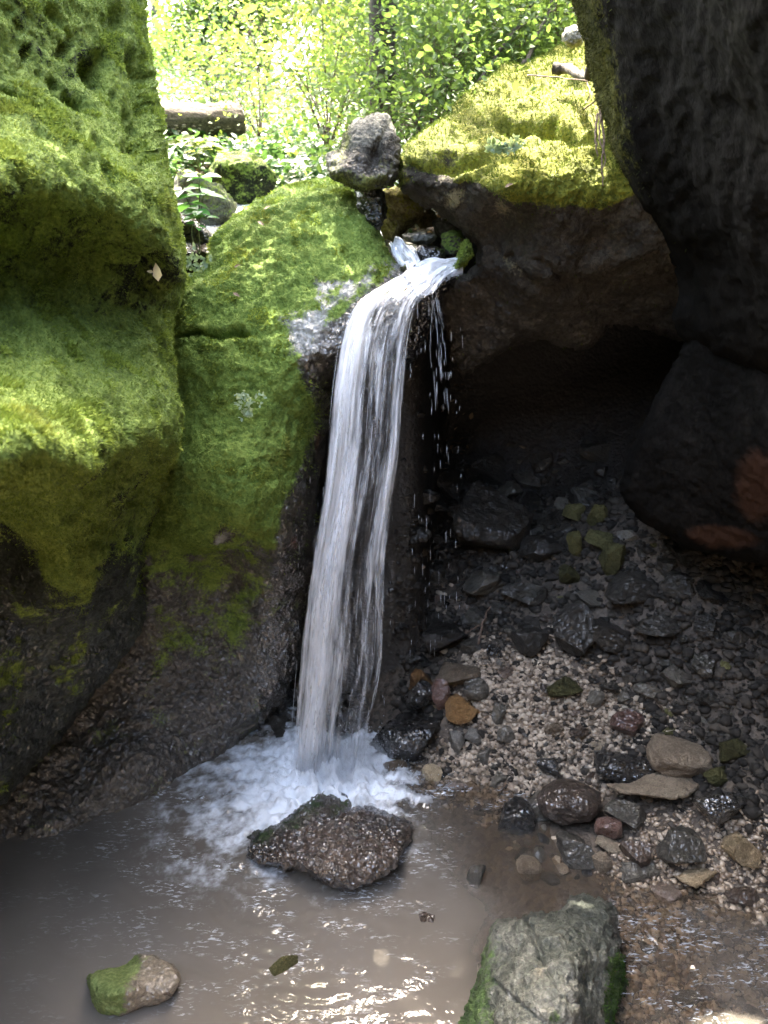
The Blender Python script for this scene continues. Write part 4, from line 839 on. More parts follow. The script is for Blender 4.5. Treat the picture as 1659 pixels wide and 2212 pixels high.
# ------------------------------------------------------------------ the waterfall
def fall_mat(name, fx, fy, thr, col=(.90,.93,.98)):
    t = NT(name); tx = t.attr('s'); ty = t.attr('t'); cb = t.n('CombineXYZ'); t.set(cb.inputs[0], t.math('MULTIPLY', tx, fx)); t.set(cb.inputs[1], t.math('MULTIPLY', ty, fy)); t.set(cb.inputs[2], t.attr('seed'))
    n = t.noise(1.0, 2.5, .5, cb.outputs[0], .5)
    cb2 = t.n('CombineXYZ'); t.set(cb2.inputs[0], t.math('MULTIPLY', tx, fx*3.2)); t.set(cb2.inputs[1], t.math('MULTIPLY', ty, fy*3.2)); t.set(cb2.inputs[2], t.attr('seed'))
    n2 = t.noise(1.0, 2, .5, cb2.outputs[0], .5)
    cb3 = t.n('CombineXYZ'); t.set(cb3.inputs[0], t.math('MULTIPLY', tx, fx*9)); t.set(cb3.inputs[1], t.math('MULTIPLY', ty, fy*11)); t.set(cb3.inputs[2], t.attr('seed')); n3 = t.noise(1.0, 2, .6, cb3.outputs[0], .3)
    f = t.math('ADD', t.math('MULTIPLY_ADD', n, .9, t.math('MULTIPLY_ADD', n2, .40, t.math('MULTIPLY', n3, .30))), t.attr('dens'))
    al = t.math('MULTIPLY', t.mr(f, thr-.05, thr+.48), .96)
    d = t.principled(Base_Color=col, Roughness=.5, Specular_IOR_Level=.4, Normal=t.bump(n, .15, .01)); tl = t.n('BsdfTranslucent'); t.set(tl.inputs[0], col)
    m0 = t.n('MixShader'); m0.inputs[0].default_value = .18; t.t.links.new(d, m0.inputs[1]); t.t.links.new(tl.outputs[0], m0.inputs[2])
    tr = t.n('BsdfTransparent'); gl = t.n('BsdfGlossy'); gl.inputs[1].default_value = .08; fr = t.n('Fresnel'); fr.inputs[0].default_value = 1.25
    m1 = t.n('MixShader'); t.set(m1.inputs[0], t.math('MULTIPLY', fr.outputs[0], t.mr(t.attr('edge'), 0, .15))); t.t.links.new(tr.outputs[0], m1.inputs[1]); t.t.links.new(gl.outputs[0], m1.inputs[2])
    m2 = t.n('MixShader'); t.set(m2.inputs[0], al); t.t.links.new(m1.outputs[0], m2.inputs[1]); t.t.links.new(m0.outputs[0], m2.inputs[2])
    return t.out(m2.outputs[0])
FL = [((884,584,2.98),(968,574,3.02)), ((835,610,2.88),(950,592,2.95)), ((785,642,2.80),(928,622,2.88)), ((752,680,2.72),(905,660,2.81)), ((733,740,2.66),(888,730,2.73)), ((718,840,2.62),(875,850,2.69)),
      ((706,960,2.60),(868,970,2.66)), ((692,1080,2.59),(852,1090,2.64)), ((672,1200,2.58),(838,1200,2.62)), ((655,1330,2.58),(834,1330,2.61)), ((645,1450,2.58),(828,1450,2.60)), ((636,1560,2.585),(805,1560,2.60)), ((630,1672,2.59),(790,1672,2.60))]
LP = np.array([P(*a) for a, b in FL]); RP = np.array([P(*b) for a, b in FL]); TT = np.linspace(0, 1, len(FL))
def crom(A, t):
    t = np.clip(t, 0, .99999)*(len(A)-1); i = np.floor(t).astype(int); f = (t-i)[:, None]; g = lambda k: A[np.clip(k, 0, len(A)-1)]
    p0, p1, p2, p3 = g(i-1), g(i), g(i+1), g(i+2); return .5*((2*p1)+(-p0+p2)*f+(2*p0-5*p1+4*p2-p3)*f*f+(-p0+3*p1-3*p2+p3)*f**3)
def fall_pt(s, t):
    a = crom(LP, t); b = crom(RP, t); return a*(1-s[:, None])+b*s[:, None]
falls = empty('waterfall', tuple(P(715, 1665, 2.6))); tag(falls, kind='structure')
def place_child(o, par): o.parent = par; o.matrix_parent_inverse = par.matrix_world.inverted()
bpy.context.view_layer.update()
def sheet(name, seed, off, s0, s1, fx, fy, thr, dens, tr=(0, 1), wave=.012):
    ns, nt = 130, 420; S_, T_ = np.meshgrid(np.linspace(0, 1, ns), np.linspace(tr[0], tr[1], nt)); s = S_.ravel(); t = T_.ravel()
    V = fall_pt(s0+(s1-s0)*s, t); grow = sstep(t, .1, .5)
    V[:, 1] += -off*(.3+grow) + wave*(.35+grow)*(noise3(np.stack([s*9, t*2.5, 0*s+seed], 1), seed)+.5*noise3(np.stack([s*24, t*5, 0*s+seed], 1), seed+1))
    V[:, 2] += .006*noise3(np.stack([s*12, t*8, 0*s+seed], 1), seed+4)*(1-grow)
    e = np.minimum(s, 1-s); d = dens(s, t) - .35*(1-sstep(e, 0, .05))
    i, j = np.meshgrid(np.arange(ns-1), np.arange(nt-1)); a = (j*ns+i).ravel(); F = np.stack([a, a+1, a+ns+1, a+ns], 1)
    o = make_mesh(name, V, F, fall_mat('falling_water_%d' % seed, fx, fy, thr), attrs={'s': s, 't': t, 'seed': np.full(len(s), seed*3.7), 'dens': d, 'edge': sstep(e, 0, .1)*(1-sstep(t, .06, .2))})
    place_child(o, falls); return o
dA = lambda s, t: .16*(1-sstep(t, .12, .30)) + .30*np.exp(-((s-.22)/.16)**2)*sstep(t, .12, .3) + .10*np.exp(-((s-.85)/.08)**2)*(1-sstep(t, .45, .7)) - .10*np.exp(-((s-.55)/.12)**2) - .02*sstep(t, .55, .9)*sstep(s, .4, .8) - .22*np.exp(-((s-.45)/.25)**2-((t-.26)/.07)**2) + .3*(1-sstep(t, .04, .1))
dB = lambda s, t: .10*np.exp(-((s-.3)/.2)**2) - .02 - .1*(1-sstep(t, .1, .25))
sheet('water_sheet', 1, .0, 0, 1, 6, 4.0, .675, dA)
sheet('water_sheet', 2, .035, .03, .95, 8, 6, .81, dB, (.14, 1), .022)
sheet('water_sheet', 3, -.03, .1, 1.0, 9, 5, .80, dB, (.2, 1), .022)
sheet('water_sheet', 4, .012, -.07, 1.13, 14, 12, 1.02, lambda s, t: .12*sstep(t, .3, 1)-.1*(1-sstep(t, .15, .3)), (.15, 1), .03)
# upper arm of the cascade, sliding in from behind the dome
def small_sheet(name, rows, seed, thr, fx, fy, dens=.2, fade=0.):
    A = np.array([P(*a) for a, b in rows]); B = np.array([P(*b) for a, b in rows]); ns, nt = 40, 120
    S_, T_ = np.meshgrid(np.linspace(0, 1, ns), np.linspace(0, 1, nt)); s = S_.ravel(); t = T_.ravel(); V = crom(A, t)*(1-s[:, None])+crom(B, t)*s[:, None]
    V[:, 2] += .02*noise3(np.stack([s*4, t*3, 0*s], 1), seed) + .008*noise3(np.stack([s*11, t*6, 0*s], 1), seed) + .025*np.sin(np.pi*s)
    i, j = np.meshgrid(np.arange(ns-1), np.arange(nt-1)); a = (j*ns+i).ravel(); e = np.minimum(s, 1-s)
    dens = dens - fade*sstep(t, .35, 1)
    o = make_mesh(name, V, np.stack([a, a+1, a+ns+1, a+ns], 1), fall_mat('cascade_water_%d' % seed, fx, fy, thr), attrs={'s': s, 't': t, 'seed': np.full(len(s), seed*2.3), 'dens': dens-.3*(1-sstep(e, 0, .1)), 'edge': sstep(e, 0, .1)*(fade == 0)})
    place_child(o, falls); return o
small_sheet('cascade', [((838,528,3.25),(878,530,3.25)), ((850,550,3.14),(900,548,3.14)), ((868,575,3.04),(915,572,3.04)), ((880,592,2.98),(930,590,2.98))], 5, .72, 9, 3.5, .28)
small_sheet('cascade', [((1000,552,3.16),(1000,592,3.04)), ((955,562,3.10),(965,608,2.95)), ((905,570,3.02),(935,630,2.88)), ((862,592,2.94),(905,655,2.82))], 6, .72, 9, 3.5, .30)
small_sheet('side_trickle', [((925,600,2.95),(941,604,2.95)), ((924,640,2.93),(948,645,2.93)), ((920,700,2.92),(962,705,2.92)), ((916,780,2.91),(975,790,2.91)), ((912,920,2.90),(985,930,2.90))], 7, .93, 7, 4.0, .18, .55)
# strands and drops
rs = np.random.RandomState(11); mb = MB()
M['strand'] = (lambda t: t.out(t.principled(Base_Color=(.86,.91,.97), Roughness=.15, Specular_IOR_Level=.8, Alpha=.75)))(NT('water_strand'))
for k in range(60):
    c = rs.rand(); s = np.clip(rs.normal(.22, .12), 0, 1) if c < .45 else rs.uniform(-.06, 1.04)
    t0 = rs.uniform(.12, .9); L = rs.uniform(.03, .16); n_ = 7; t = np.linspace(t0, min(t0+L, 1), n_); sp = (s-.5)*(1+.03*rs.normal()) + .5
    pts = fall_pt(np.full(n_, sp), t); pts[:, 1] += rs.normal()*.03; pts[:, 0] += rs.normal()*.004
    mb.tube(pts, np.sin(np.linspace(.12, 3.0, n_))*rs.uniform(.0003, .0009), 4)
for k in range(36):      # the thin side trickle at the right of the lip
    u0 = rs.choice([928, 935, 941])+rs.normal()*3; f = rs.rand(); vt = rs.uniform(620, 860); L = rs.uniform(15, 60); tt = np.linspace(0, 1, 5); vv = vt+L*tt
    uu = u0 + 34*((vv-610)/290)**.7*(rs.rand()*.3+.7)*(f > .4) + 6*(f <= .4)*(vv-610)/200; mb.tube(P(uu, vv, 2.93-.0002*(vv-610)), np.sin(np.linspace(.15, 3., 5))*rs.uniform(.0003, .0009), 4)
for k in range(170):     # scattered falling drops
    u = rs.uniform(880, 1000) if k < 95 else rs.uniform(640, 850); v = rs.uniform(640, 1400) if k < 95 else rs.uniform(1000, 1650); L = rs.uniform(8, 34)*rs.rand()+4; mb.tube(P(np.array([u, u, u]), np.array([v, v+L/2, v+L]), rs.uniform(2.55, 2.95)), np.array([.0002, .0008, .0003])*rs.uniform(.4, 1.2), 4)
o = mb.build('water_strands', M['strand']); o['kind'] = 'stuff'; place_child(o, falls)
# splash
mb = MB(); vi, fi = ICO[1]
for k in range(3500):
    a = rs.uniform(0, 6.28); r0 = abs(rs.normal())*.15; x0 = IMP[0]+.06+math.cos(a)*r0*1.35; y0 = IMP[1]+math.sin(a)*r0*.8; h = abs(rs.normal())*.085*math.exp(-r0*3); s = rs.uniform(.0004, .0018)
    mb.add(vi*s*np.array([1, 1, 1.6])+np.array([x0, y0, h+.01]), fi.tolist())
o = mb.build('splash', M['strand']); o['kind'] = 'stuff'; place_child(o, falls)
def mist(name, loc, sc, dens):
    v, f = ICO[3]; V = v*np.array(sc)+np.array(loc); t = NT('spray_mist'); vs = t.n('VolumePrincipled'); vs.inputs['Color'].default_value = (.9, .94, 1, 1); vs.inputs['Density'].default_value = dens; vs.inputs['Anisotropy'].default_value = 0.2
    o_ = t.n('OutputMaterial'); t.t.links.new(vs.outputs[0], o_.inputs['Volume']); o = make_mesh(name, V, f, t.m); o['kind'] = 'stuff'; place_child(o, falls)
mist('mist', (IMP[0]+.04, IMP[1], .05), (.20, .14, .10), 3.5)
# upstream water behind the dome
V = []; 
gx = np.linspace(-.75, .12, 60); gy = np.linspace(3.35, 7.5, 160); X, Y = np.meshgrid(gx, gy); x = X.ravel(); y = Y.ravel()
x2 = x + .12*np.sin(y*1.3); z = np.minimum(1.93+.165*(y-3.0), 9) + .02*fbm(np.stack([x, y, 0*x], 1), 4, 3, 3)
i, j = np.meshgrid(np.arange(59), np.arange(159)); a = (j*60+i).ravel()
o = make_mesh('water', np.stack([x2, y, z], 1), np.stack([a, a+1, a+61, a+60], 1), M['water'], attrs={'foam': .35+.5*fbm(np.stack([x, y*.5, 0*x], 1), 6, 3, 5), 'murk': .3+0*x, 'glit': 0*x}); tag(o, kind='structure')

# ------------------------------------------------------------------ leaves, shrubs, trees
def leaf_mesh(C, D, Nn, L, wr=.55):
    n = len(C); D = D/np.linalg.norm(D, axis=1)[:, None]; S_ = np.cross(D, Nn); S_ /= np.maximum(np.linalg.norm(S_, axis=1), 1e-6)[:, None]; U = np.cross(S_, D); L = np.broadcast_to(np.asarray(L, float).reshape(-1, 1), (n, 1)); w = L*wr/2
    V = np.stack([C, C+D*L*.35-S_*w+U*L*.07, C+D*L*.35+S_*w+U*L*.07, C+D*L*.72-S_*w*.7+U*L*.03, C+D*L*.72+S_*w*.7+U*L*.03, C+D*L-U*L*.1, C+D*L*.5-U*L*.02], 1).reshape(-1, 3)
    k = np.arange(n)[:, None]*7; F = np.concatenate([k+np.array([[a, b, c]]) for a, b, c in ((0,6,1),(0,2,6),(1,6,3),(2,4,6),(3,6,5),(4,5,6))])
    return V, F
def crown(name, clumps, n, size, mat, parent, seed, spread=.18, flat=.5, wr=.6):
    rs = np.random.RandomState(seed); cl = np.asarray(clumps, float); i = rs.randint(len(cl), size=n)
    C = cl[i] + rs.normal(size=(n, 3))*spread*np.array([1, 1, .7]); D = rs.normal(size=(n, 3))*np.array([1, 1, .45])+np.array([0, 0, -.15]); Nn = rs.normal(size=(n, 3))*(1-flat)+np.array([0, 0, flat])
    V, F = leaf_mesh(C, D, Nn, size[0]+(size[1]-size[0])*rs.rand(n), wr); o = make_mesh(name, V, F, mat, smooth=False)
    if parent: o.parent = parent; o.matrix_parent_inverse = parent.matrix_world.inverted()
    return o
def tree(label, u, v, Y, dia, height, crown_px, n, size, mat, seed, name='tree', group=None, spread=.35, lean=(0, 0), nclump=40):
    rs = np.random.RandomState(seed); b = P(u, v, Y); b[2] = min(b[2], float(ground_z(np.array([b[0]]), np.array([b[1]]))[0])); root = empty(name, b); bpy.context.view_layer.update(); tag(root, label, 'tree', group)
    mb = MB(); tt = np.linspace(0, 1, 9); pts = b+np.stack([lean[0]*tt+.06*np.sin(tt*5+seed), lean[1]*tt, height*tt], 1); mb.tube(pts, dia/2*(1-.6*tt), 8)
    cl = []
    for (cu, cv, cr, cy, cnt) in crown_px:
        c0 = P(cu, cv, cy); d = cy*1.1; r = cr/F_*d
        for k in range(cnt):
            w = rs.normal(size=3); w = w/np.linalg.norm(w)*rs.rand()**.4; q = c0+w*np.array([r, r*.8, r]); cl.append(q)
            if k % 4 == 0:
                i0 = int(np.clip((q[2]-b[2])/height*8-1, 1, 8)); st = pts[i0]; mid = (st+q)/2+np.array([0, 0, .1]); mb.tube(np.array([st, mid, q]), np.array([dia*.14, dia*.08, .004]), 5)
    o = mb.build('trunk', M['bark']); o.parent = root; o.matrix_parent_inverse = root.matrix_world.inverted()
    crown('crown', cl, n, size, mat, root, seed, spread); return root
GT = 'trees beyond the ravine'
tree('straight dark-barked tree trunk standing behind the perched boulder', 803, 210, 4.9, .16, 6, [(860,-350,140,5.5,30),(770,-260,90,5.2,14)], 2200, (.06,.11), M['leaf_yellow'], 1, group=GT)
tree('hazy light green tree above the log', 470, 230, 13, .16, 6, [(470,60,70,13,30),(440,160,60,13,24),(520,-30,80,13,20)], 13000, (.06,.11), M['leaf_far'], 2, group=GT)
tree('distant tree at the edge of the green cliff', 360, 235, 16, .16, 6, [(350,170,60,16,26),(400,205,50,15,20)], 9000, (.07,.12), M['leaf_far'], 3, group=GT)
tree('yellow-green distant tree with leaves over the bright gap', 590, 240, 15, .14, 7, [(560,-40,60,15,30),(680,-10,50,14,18)], 3500, (.06,.12), M['leaf_yellow'], 4, group=GT, spread=.28)
tree('far tree filling the gap behind the multi-stemmed shrub', 740, 240, 17, .2, 7, [(760,60,80,17,34),(740,190,50,16,26)], 9000, (.07,.12), M['leaf_far'], 5, group=GT)
tree('yellow-leaved tree beyond the brown slope', 900, 200, 14, .18, 6, [(900,30,70,14,34),(960,-20,90,14,30)], 6000, (.07,.12), M['leaf_far'], 6, group=GT)
tree('dense green tree on top of the bank', 1080, 120, 9, .16, 4, [(1060,-30,110,9,40),(1180,-20,100,8,34),(1000,60,70,9,26)], 12000, (.05,.10), M['leaf_far'], 7, group=GT)
tree('low far tree hanging over the log', 430, 235, 20, .2, 8, [(400,150,60,20,34),(490,190,50,20,24)], 9000, (.08,.14), M['leaf_far'], 8, group=GT)
def shrub(label, base, stems, n, size, mat, seed, name='shrub', spread=.08, cat='shrub', group=None, r=.008):
    rs = np.random.RandomState(seed); b = P(*base); root = empty(name, b); bpy.context.view_layer.update(); tag(root, label, cat, group); mb = MB(); cl = []
    for (u, v, Y) in stems:
        e = P(u, v, Y); mid = (b*.5+e*.5)+rs.normal(size=3)*.04+np.array([(b[0]-e[0])*.12, 0, .05]); t = np.linspace(0, 1, 10)[:, None]; pts = b*(1-t)**2+2*mid*t*(1-t)+e*t*t; mb.tube(pts, r*(1-.75*t[:, 0]), 5)
        for q in pts[4:]:
            for k in range(5):
                w = q+rs.normal(size=3)*spread*2.2*np.array([1, 1, .8]); cl.append(w)
                if k < 2: mb.tube(np.array([q, (q+w)/2+np.array([0, 0, .02]), w]), [r*.3, r*.2, r*.1], 4)
    o = mb.build('stems', M['twig']); o.parent = root; o.matrix_parent_inverse = root.matrix_world.inverted()
    crown('foliage', cl, n, size, mat, root, seed, spread); return root
shrub('multi-stemmed shrub with fine sunlit yellow leaves behind the dome', (710,325,5.6), [(560,60,5.8),(600,120,5.4),(640,20,6),(690,-40,5.6),(760,-20,5.4),(800,60,5.8),(660,150,5.2),(850,20,5.8),(780,150,5.3),(610,-20,6)], 2300, (.02,.042), M['leaf_yellow'], 21, spread=.11)
shrub('faint fan-shaped shrub above the log', (462,238,8.0), [(420,120,8),(450,100,8.2),(480,90,8),(510,130,8),(440,150,8)], 2600, (.03,.06), M['leaf_far'], 22, spread=.14)
shrub('yellow-leaved sapling next to the bright gap', (560,300,6.6), [(520,130,6.6),(545,80,6.8),(575,150,6.4),(500,190,6.5)], 600, (.025,.05), M['leaf_yellow'], 23, spread=.12)
for k, (u, v, Y, lab) in enumerate([(900,300,4.3,'leafy bush closest to the perched boulder'),(960,215,4.6,'leafy bush behind the golden-topped boulder'),(1030,150,4.9,'leafy bush uphill of the golden-topped boulder'),(1120,110,4.9,'broad-leaved bush on the bank crest'),(1200,70,4.7,'broad-leaved bush by the small pale stone'),(880,190,5.8,'bush with mixed leaves on the brown slope'),(980,90,6.2,'tall bush high on the slope'),(1100,20,6.4,'bush at the top edge of the slope')]):
    st = [(u+dx*1.0, v-dy, Y+dz) for dx, dy, dz in ((-60,70,0),(-20,110,.2),(25,90,-.2),(65,60,.1),(0,50,-.3),(45,130,.2))]
    shrub('bright green '+lab, (u, v+30, Y), st, 3000, (.02,.046), M['leaf_bush'], 30+k, 'bush', .12, 'bush', 'bushes on the bank', .006)
for (C, rs_, label, mat, k) in LITTER:
    V, F = leaf_mesh(C, rs_.normal(size=(k, 3))*np.array([1, 1, .3]), rs_.normal(size=(k, 3))*.3+np.array([0, 0, 1.]), rs_.uniform(.010, .032, k), .55); o = make_mesh('leaf_litter', V, F, M[mat], smooth=False); tag(o, label, kind='stuff')
# undergrowth: uncountable low leaves
def undergrowth(name, boxes, n, size, mat, seed, label, h=.08):
    rs = np.random.RandomState(seed); C = []
    for (x0, x1, y0, y1, f) in boxes:
        k = int(n*f); x = rs.uniform(x0, x1, k); y = rs.uniform(y0, y1, k); m = noise3(np.stack([x, y, 0*x], 1)*1.8, seed) > -.18; x, y = x[m], y[m]; z = ground_z(x, y)+rs.rand(len(x))*h; C.append(np.stack([x, y, z], 1))
    C = np.vstack(C); k = len(C); V, F = leaf_mesh(C, rs.normal(size=(k, 3))*np.array([1, 1, .4])+np.array([0, 0, .15]), rs.normal(size=(k, 3))*.4+np.array([0, -.2, .8]), rs.uniform(size[0], size[1], k), .6)
    o = make_mesh(name, V, F, mat, smooth=False); tag(o, label, kind='stuff'); return o
undergrowth('undergrowth', [(-2.6,-.1,4.4,7,.45),(-4,3,7,12,.4),(-6,6,12,18,.35)], 34000, (.035,.08), M['leaf_ivy'], 41, 'low green ground plants of the woodland floor', .22)
undergrowth('leaf_litter', [(-1.4,.5,4.2,6.5,.6),(-3,3,6,10,.4)], 9000, (.025,.05), M['leaf_dead'], 42, 'pale dead leaves on the woodland floor', .02)
undergrowth('undergrowth', [(.3,2.6,4.6,8,1.)], 9000, (.04,.08), M['leaf_bush'], 43, 'green plants covering the slope above the cave', .2)

# fallen log
LA, LBp = P(330, 268, 5.6), P(515, 268, 5.9); n_ = 60; t = np.linspace(0, 1, n_)
ax = (LBp-LA); ln = np.linalg.norm(ax); root = empty('fallen_log', tuple(LA)); bpy.context.view_layer.update(); tag(root, 'thick cut log with flaky dark bark and small shelf fungi, above the gully', 'log')
sides = 64; an = np.arange(sides)/sides*2*np.pi; ax = ax/ln; A_ = np.cross(ax, [0, 0, 1]); A_ /= np.linalg.norm(A_); B_ = np.cross(ax, A_)
tt = np.linspace(-1.2, ln, 150); TTg, AN = np.meshgrid(tt, an, indexing='ij'); rr = .125+.006*noise3(np.stack([TTg.ravel()*3, np.cos(AN.ravel())*2, np.sin(AN.ravel())*2], 1), 3)+.006*noise3(np.stack([TTg.ravel()*9, np.cos(AN.ravel())*9, np.sin(AN.ravel())*9], 1), 5)
V = LA+TTg.ravel()[:, None]*ax+rr[:, None]*(np.cos(AN.ravel())[:, None]*A_+np.sin(AN.ravel())[:, None]*B_)
F = []; 
i, j = np.meshgrid(np.arange(149), np.arange(sides), indexing='ij'); a = (i*sides+j).ravel(); b = (i*sides+(j+1) % sides).ravel(); F = np.stack([a, b, b+sides, a+sides], 1)
o = make_mesh('bark', V, F, M['log']); place_child(o, root)
ring = V[-sides:]; c = ring.mean(0); VV = np.vstack([ring+ax*.001, [c+ax*.004]]); FF = np.array([(k, (k+1) % sides, sides) for k in range(sides)]); o = make_mesh('cut_end', VV, FF, M['logend']); place_child(o, root)
mb = MB(); v2, f2 = ICO[2]
for k in range(75):
    tq = rs.uniform(-.1, ln*.96); aq = rs.uniform(.1, 1.0)*(-1); nrm = np.cos(aq+.2)*(-1)*(A_ if A_[1] > 0 else -A_)+np.sin(aq)*np.array([0, 0, 1]); nrm /= np.linalg.norm(nrm)
    mb.add(v2*np.array([.011, .009, .004])*rs.uniform(.5, 1.4)+LA+tq*ax+nrm*.128, f2.tolist())
M['fungus'] = stone_mat('shelf_fungus', [(.3, (.35,.28,.2)), (.7, (.6,.52,.42))], .7, .3); o = mb.build('shelf_fungi', M['fungus']); o['kind'] = 'stuff'; place_child(o, root)

# unseen leaves added over the upstream lip to block and dapple the sun
rs2 = np.random.RandomState(99)
def cgrid(x0, x1, y0, y1, st): X, Y = np.meshgrid(np.arange(x0, x1, st), np.arange(y0, y1, st)); return np.stack([X.ravel(), Y.ravel(), 5+.04*np.sin(X.ravel()*31+Y.ravel()*17)], 1)
cc = np.concatenate([cgrid(-1.35, -.33, 3.55, 4.62, .12), cgrid(-.33, .5, 3.25, 4.18, .12), cgrid(-.5, -.08, 4.2, 4.48, .11)])
cn = crown('added_shade_leaves', cc, 4200, (.07, .13), M['leaf_bush'], None, 98, .06, .85); tag(cn, 'unseen leaves added high over the ravine to shade it', kind='stuff')
cc = np.concatenate([cgrid(-1.35, -.45, 4.7, 5.5, .14), cgrid(-2.2, -1.28, 2.9, 5.4, .15)])
cg = cgrid(-1.32, -.6, 2.9, 3.5, .14); cn = crown('added_shade_leaves', cg, 620, (.06, .11), M['leaf_bush'], None, 94, .08, .75); tag(cn, 'unseen leaves added high over the ravine to shade it', kind='stuff')
cn = crown('added_shade_leaves', cc, 2700, (.06, .11), M['leaf_bush'], None, 95, .09, .7); tag(cn, 'unseen leaves added high over the ravine to shade it', kind='stuff')
# small plants
def plant(label, base, stem_to, leaves, L, mat, seed, name='seedling', wr=.6, r=.003, cat='plant', group=None):
    rs = np.random.RandomState(seed); b = P(*base); root = empty(name, b); bpy.context.view_layer.update(); tag(root, label, cat, group); mb = MB(); C = []; D = []; NN = []; LL = []
    for (u, v, Y) in stem_to:
        e = P(u, v, Y); mid = (b+e)/2+rs.normal(size=3)*.015; t = np.linspace(0, 1, 7)[:, None]; mb.tube(b*(1-t)**2+2*mid*t*(1-t)+e*t*t, r*(1-.5*t[:, 0]), 5)
        for k in range(leaves):
            an = 6.28*k/leaves+rs.uniform(-.4, .4); C.append(e+rs.normal(size=3)*.004); D.append((math.cos(an), math.sin(an), rs.uniform(-.35, .25))); NN.append((rs.uniform(-.3, .3), -.35+rs.uniform(-.3, .3), 1)); LL.append(L*rs.uniform(.7, 1.15))
    o = mb.build('stem', M['stem']); o.parent = root; o.matrix_parent_inverse = root.matrix_world.inverted()
    V, F = leaf_mesh(np.array(C), np.array(D, float), np.array(NN, float), np.array(LL), wr); o = make_mesh('leaves', V, F, mat, smooth=True); place_child(o, root); return root
plant('bright yellow-green broad-leaved plant in front of the log', (430,365,4.1), [(395,308,4.05),(420,302,4.1),(445,310,4.1),(460,320,4.05),(425,330,4.0),(440,300,4.2)], 5, .085, M['leaf_yellow'], 51)
plant('seedling with pointed pale green leaves between cliff and dome', (430,480,3.45), [(430,385,3.45),(440,420,3.42),(395,410,3.45),(410,440,3.4)], 5, .10, M['leaf_plant'], 52)
plant('small seedling low in the dark gully', (430,545,3.3), [(428,488,3.3),(420,470,3.32)], 4, .045, M['leaf_plant'], 53)
plant('drooping leaf sprig at the lower end of the upstream boulder', (445,470,3.4), [(430,455,3.35),(440,470,3.35)], 4, .08, M['leaf_plant'], 54)
def rosette(label, cu, cv, Y, ru, rv, n, L, mat, seed, name='leafy_tuft'):
    rs = np.random.RandomState(seed); C = []; D = []; NN = []
    for k in range(n):
        u = cu+rs.normal()*ru; v = cv+rs.normal()*rv; base = P(u, v, Y-.015-.03*rs.rand())
        for q in range(rs.randint(3, 7)): an = rs.uniform(0, 6.28); C.append(base+rs.normal(size=3)*.003); D.append((math.cos(an), -.2-.8*rs.rand(), math.sin(an)*.9)); NN.append((rs.normal()*.5, -1, rs.normal()*.5))
    V, F = leaf_mesh(np.array(C), np.array(D), np.array(NN), rs.uniform(L*.45, L*1.15, len(C)), .62); o = make_mesh(name, V, F, mat); tag(o, label, 'plant'); return o
# (distance follows the boulder they grow on)
rosette('pale silvery-green leafy tuft growing on the mossy dome', 545, 870, 2.63, 19, 16, 26, .016, M['leaf_pale'], 61)
rosette('small whitish-leaved tuft on the golden moss of the cave boulder', 1085, 318, 2.98, 20, 7, 26, .024, M['leaf_pale'], 62)
rosette('speckled ivy patch in the dark gully', 425, 570, 3.25, 15, 14, 34, .02, M['leaf_pale'], 63)
# dry leaf stuck on the cliff
V, F = leaf_mesh(np.array([P(342,608,2.17), P(332,588,2.18)]), np.array([(.01,-.2,1.), (-1,-.3,.2)]), np.array([(.3,-1,.1), (0,-1,.5)]), np.array([.048, .018]), .5)
o = make_mesh('dry_leaf', V, F, M['leaf_cream']); tag(o, 'cream dry leaf caught in a hollow of the green cliff', 'leaf')
# fallen leaves on the moss
for k, (u, v, Y, lab) in enumerate([(570,452,3.18,'pinkish dead leaf on top of the green dome'),(556,478,3.13,'orange dead leaf on the shoulder of the green dome'),(505,578,3.0,'thin whitish leaf upright on the dome moss'),(503,632,2.92,'pale leaf scrap above the crack in the dome'),(1090,405,2.72,'dead leaf at the lip of the golden moss'),(1130,164,3.85,'curled brown leaf on the crest of the golden moss')]):
    V, F = leaf_mesh(P(u, v, Y)[None], np.array([(1, -.3, .5*(-1)**k)]), np.array([(0, -.7, 1.)]), np.array([.03]), .5); o = make_mesh('fallen_leaf', V, F, M['leaf_dead']); tag(o, lab, 'leaf')
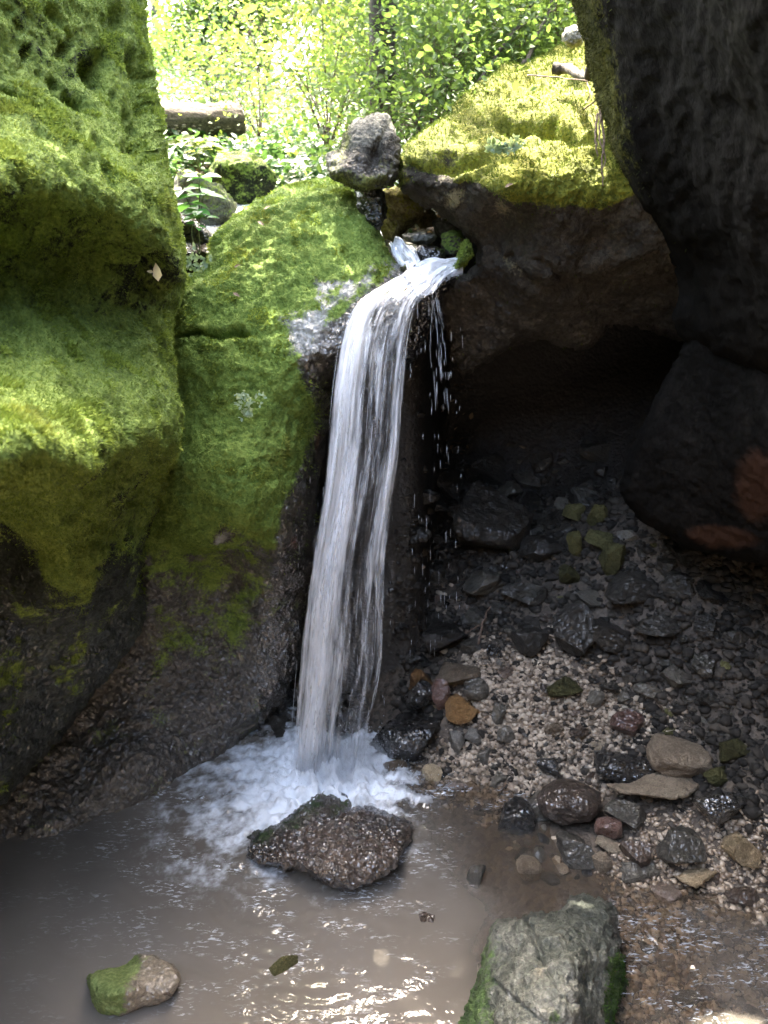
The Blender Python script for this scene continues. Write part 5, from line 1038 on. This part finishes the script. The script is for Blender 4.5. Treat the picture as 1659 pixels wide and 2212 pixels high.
# twigs and roots
def twig(name, pts, r, mat, label, cat='twig', group=None):
    p = np.array([P(*q) for q in pts]); t = np.linspace(0, 1, 14); q = crom(p, t)+rs.normal(size=(14, 3))*r*.35; mb = MB(); mb.tube(q, r*(1-.55*t), 7); o = mb.build(name, mat); tag(o, label, cat, group); return o
def on_g(u, v, l=.02): return (u, v, float(hit_ground(u, v, l)[1]))
twig('stick', [on_g(1392,1465),on_g(1412,1500),on_g(1440,1550),on_g(1470,1605)], .008, M['twig'], 'long dark stick lying down the scree beside the tan boulder', 'stick')
twig('stick', [on_g(1515,1660),on_g(1535,1690),on_g(1552,1715)], .006, M['twig'], 'short stick behind the dark wet stone', 'stick')
twig('stick', [on_g(1032,1400,.03),on_g(1042,1350,.05),on_g(1058,1310,.08)], .007, M['root'], 'forked driftwood standing on the scree above the gravel', 'stick')
twig('stick', [on_g(1005,1368,.03),on_g(1035,1350,.05)], .005, M['root'], 'short driftwood piece leaning on the forked one', 'stick')
twig('stick', [on_g(345,2143,.30),(372,2150,1.555)], .006, M['twig'], 'black stub of wood at the half-green stone', 'stick')
for k, (pts, lab) in enumerate([([(1296,236,2.78),(1306,300,2.68),(1300,350,2.64),(1303,402,2.62)], 'longest hanging root beside the golden moss'),([(1302,232,2.78),(1294,290,2.68),(1308,340,2.64),(1298,376,2.63)], 'kinked root hanging next to the longest one'),([(1290,246,2.78),(1286,300,2.68),(1292,340,2.65)], 'short thick root against the leaning wall'),([(1140,162,3.4),(1210,168,3.2),(1270,175,2.95)], 'thin bare twig lying across the bank crest'),([(1258,150,3.3),(1275,200,3.1),(1262,225,3.0)], 'bent pale rootlet above the hanging roots'),([(1262,235,3.0),(1295,215,2.95),(1330,225,2.85)], 'forked pale rootlet pointing at the leaning wall'),([(1290,190,3.0),(1310,230,2.95),(1330,262,2.85)], 'slanting root over the root clump')]):
    twig('root', pts, .0045 if k in (0, 2) else .003, M['root'], lab, 'root', 'roots hanging by the golden moss')
twig('branch', [(1195,155,3.45),(1225,152,3.35),(1262,165,3.1),(1290,150,3.0)], .022, M['bark'], 'dark dead branch stub over the golden moss', 'branch')
twig('branch', [(1130,140,4.2),(1160,80,4.4),(1205,-20,4.6)], .012, M['bark'], 'thin branch rising from the bank crest', 'branch')
twig('branch', [(1030,185,4.3),(1080,110,4.4),(1150,10,4.6)], .014, M['bark'], 'slanting bare branch between the bushes', 'branch')
